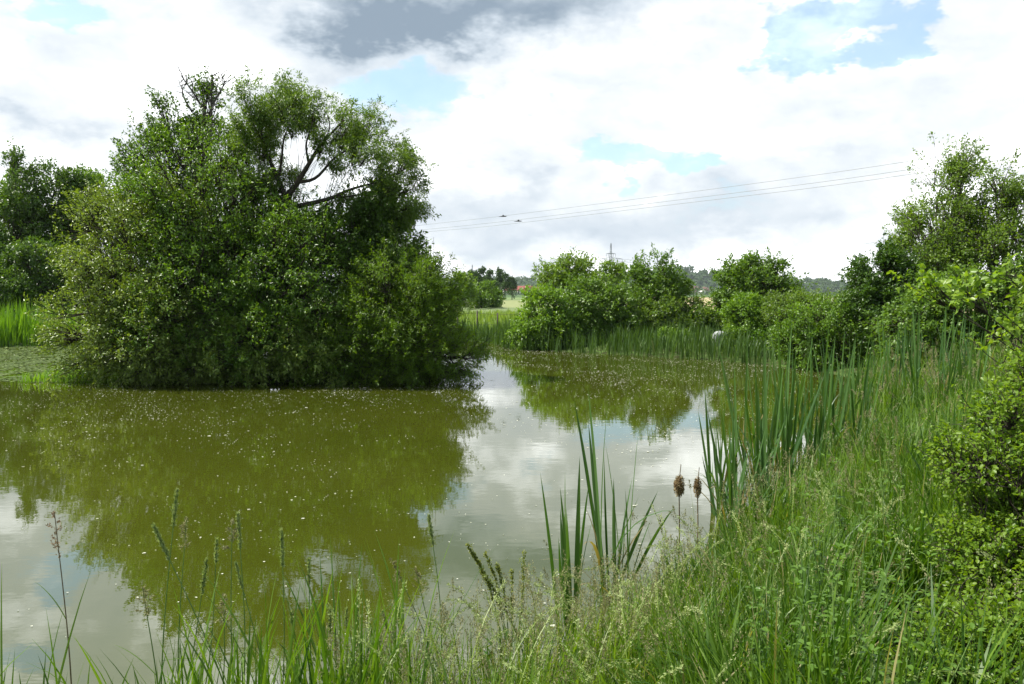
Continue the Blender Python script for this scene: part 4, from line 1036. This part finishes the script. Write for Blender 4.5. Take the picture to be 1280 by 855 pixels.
def house(label, px, Y, wd, dp, hw, hr, wall, roof, rz=0.0):
    x = (px - 640) / F * Y; b = (x, Y, .4); r = thing('house', label, 'house', b, 'houses of the far village', rz)
    mb = MB(); box(mb, (0, 0, 0), (wd, dp, hw)); 
    mb.add([(-wd / 2, -dp / 2, hw), (-wd / 2, dp / 2, hw), (-wd / 2, 0, hw + hr - .25), (wd / 2, -dp / 2, hw), (wd / 2, dp / 2, hw), (wd / 2, 0, hw + hr - .25)], [(0, 2, 1), (3, 4, 5)])
    mb.build('wall', wall, r)
    e = .6; mb = MB(); V = []
    for xx in (-wd / 2 - e, wd / 2 + e):
        V += [(xx, -dp / 2 - e, hw - e * hr / dp * 2 + .05), (xx, 0, hw + hr), (xx, dp / 2 + e, hw - e * hr / dp * 2 + .05), (xx, -dp / 2 - e, hw - e * hr / dp * 2 - .2), (xx, 0, hw + hr - .25), (xx, dp / 2 + e, hw - e * hr / dp * 2 - .2)]
    mb.add(V, None, [(0, 6, 7, 1), (1, 7, 8, 2), (3, 4, 10, 9), (4, 5, 11, 10), (0, 3, 9, 6), (2, 8, 11, 5), (0, 1, 4, 3), (1, 2, 5, 4), (6, 9, 10, 7), (7, 10, 11, 8)])
    rf = mb.build('roof', roof, r)
    mb = MB(); box(mb, (wd * .2, dp * .12, hw + hr * .6), (.8, .8, hr * .65)); mb.build('chimney', BROWN, rf)
    for k in range(max(2, int(wd / 3.5))):
        mb = MB(); box(mb, (-wd / 2 + (k + .5) * wd / max(2, int(wd / 3.5)), -dp / 2 - .03, hw * .5), (1.2, .1, 1.3)); mb.build('window', GLASS, r)


house('long farmhouse with a red tiled roof in the gap left of the far shore shrubs', 650, 770, 24, 10, 4.2, 4.4, WHITE, RED, .1)
house('small white house with a red roof at the left of the long red roof', 632, 760, 9, 9, 4.2, 3.2, WHITE, RED, .9)
house('red roofed house half hidden at the right of the long red roof', 667, 780, 14, 9, 3.8, 3.6, SAND, RED, -.2)
house('sand coloured house with a brown roof under the wooded ridge', 862, 790, 16, 10, 4.6, 3.8, SAND, BROWN, .15)
house('white house beside the sand coloured one under the wooded ridge', 880, 770, 9, 9, 4.6, 2.8, WHITE, BROWN, .8)
house('pale house glimpsed at the left of the dark hornbeam', 1066, 760, 10, 9, 4.6, 3.0, WHITE, BROWN, .3)

# ------------------------------------------------------------------ pylons, wires, birds
STEEL = plain('galvanised_steel', (.30, .32, .34), (.24, .26, .28), 1, .6, .3)


def pylon(label, px, top, Y, arms):
    x = (px - 640) / F * Y; b = np.array([x, Y, .4]); t = W(px, top, Y); H = t[2] - b[2]; r = thing('pylon', label, 'pylon', b, 'power pylons'); mb = MB()
    w = lambda f: 3.0 * (1 - f) ** 1.3 + .25
    lv = np.linspace(0, 1, 9); cs = [(-1, -1), (1, -1), (1, 1), (-1, 1)]; th = .0002 * Y
    pt = lambda f, c: np.array([x + c[0] * w(f), Y + c[1] * w(f), b[2] + H * f])
    seg = []
    for i in range(8):
        for j in range(4):
            seg += [(pt(lv[i], cs[j]), pt(lv[i + 1], cs[j])), (pt(lv[i], cs[j]), pt(lv[i + 1], cs[(j + 1) % 4])), (pt(lv[i], cs[j]), pt(lv[i], cs[(j + 1) % 4]))]
    tubes(mb, np.array([[a, (a + c) / 2, c] for a, c in seg]), np.full((len(seg), 3), th), 4); mb.build('mast', STEEL, r, False, b)
    for f, hl in arms:
        mb = MB(); z = b[2] + H * f; c = np.array([x, Y, z]); e = np.array([hl, 0, 0]); u = np.array([0, 0, hl * .16])
        sg = [(c - e, c + e), (c - e, c + u), (c + e, c + u), (c - e * .5, c - e * .5 + u * .5), (c + e * .5, c + e * .5 + u * .5)]
        tubes(mb, np.array([[p, (p + q) / 2, q] for p, q in sg]), np.full((len(sg), 3), th * 1.2), 4)
        ins = [(c + e * s, c + e * s - np.array([0, 0, 2.2])) for s in (-1, -.55, .55, 1)]
        tubes(mb, np.array([[p, (p + q) / 2, q] for p, q in ins]), np.full((4, 3), th), 4)
        mb.build('crossarm', STEEL, r, False, b)


pylon('lattice power pylon rising behind the far shore shrubs', 763, 304, 560, [(.70, 8.0), (.80, 3.2)])
pylon('faint thin pylon far away above the meadow trees on the left', 590.5, 331, 1000, [(.8, 5)])


def wire(label, pts, r, hgt):
    P = []
    for px, py in pts:
        d = ray(px, py); P.append(d * ((hgt - CAM_Z) / d[2]) + np.array([0, 0, CAM_Z]))
    p = path(P, 40); mb = MB(); tubes(mb, p[None], np.full((1, 40), r), 4); tag(mb.build('power_line', STEEL), label, 'wire', 'overhead power lines')


wire('topmost overhead wire crossing the sky from the right edge', [(1420, 148), (1280, 178), (1060, 213), (847, 242), (628, 270), (530, 281), (430, 292), (200, 309), (-300, 336)], .045, 27)
wire('middle overhead wire crossing the sky just below the topmost', [(1420, 162), (1280, 189), (1060, 223), (847, 250), (628, 277), (530, 287), (430, 296), (200, 311), (-300, 337)], .045, 25)
wire('lowest of the three parallel wires crossing the sky from the right edge', [(1420, 172), (1280, 195), (1060, 229), (847, 255), (628, 281), (530, 290), (430, 298), (200, 312), (-300, 338)], .045, 24)
wire('upper of the two low faint wires ending at the pylon', [(1420, 245), (1280, 272), (1112, 300), (957, 321), (850, 327), (776, 324)], .07, 22)
wire('lower of the two low faint wires ending at the pylon', [(1420, 270), (1280, 290), (1112, 314), (980, 331), (860, 335), (752, 324)], .07, 19)


def bird(label, px, py, Y, seed):
    c = W(px, py, Y); r = thing('flying_bird', label, 'bird', c, 'two birds in flight'); mb = MB()
    DK = plain('dark_plumage', (.05, .05, .055), (.03, .03, .035), 4, .7)
    k = Y / F
    p = np.array([[-6 * k, 0, -.4 * k], [-4.5 * k, 0, -.25 * k], [-2 * k, 0, 0], [1 * k, 0, .15 * k], [3.5 * k, 0, .1 * k], [4.6 * k, 0, .1 * k]]); rr = np.array([.08, .35, .7, .95, .6, .05]) * k * .8
    tubes(mb, p[None], rr[None], 8); mb.build('body', DK, r, True)
    for s in (-1, 1):
        wb = MB(); a = np.array([0, s * .5 * k, .2 * k]); V = []
        for f, ch, z in ((0, 2.2, 0), (.5, 2.4, .5), (1, .6, .1 if s > 0 else 1.2)):
            V += [(a[0] - ch * k * .5, a[1] + s * f * 5 * k, a[2] + z * k), (a[0] + ch * k * .5, a[1] + s * f * 5 * k, a[2] + z * k), (a[0], a[1] + s * f * 5 * k, a[2] + z * k + .12 * k)]
        wb.add(V, None, [(0, 3, 5, 2), (2, 5, 4, 1), (3, 6, 8, 5), (5, 8, 7, 4), (0, 1, 4, 3), (3, 4, 7, 6)]); wb.build('wing', DK, r)


bird('dark bird in flight, upper left one of the two in the sky', 629, 270.5, 70, 1)
bird('dark bird in flight, lower right one of the two in the sky', 648, 276.5, 70, 2)

# ------------------------------------------------------------------ the air
def haze():
    mb = MB(); x0, x1, y0, y1, z0, z1 = -4900, 4900, -380, 2400, -1.9, 75
    box(mb, ((x0 + x1) / 2, (y0 + y1) / 2, z0), (x1 - x0, y1 - y0, z1 - z0))
    m = bpy.data.materials.new('haze'); m.use_nodes = True; T = NT(m.node_tree); T.n.clear()
    out = T.new('ShaderNodeOutputMaterial'); v = T.new('ShaderNodeVolumePrincipled'); v.inputs['Color'].default_value = (.80, .89, 1, 1); v.inputs['Density'].default_value = .00010
    T.l.new(v.outputs[0], out.inputs['Volume']); o = mb.build('haze', m); tag(o, kind='stuff')


if True:
    haze()
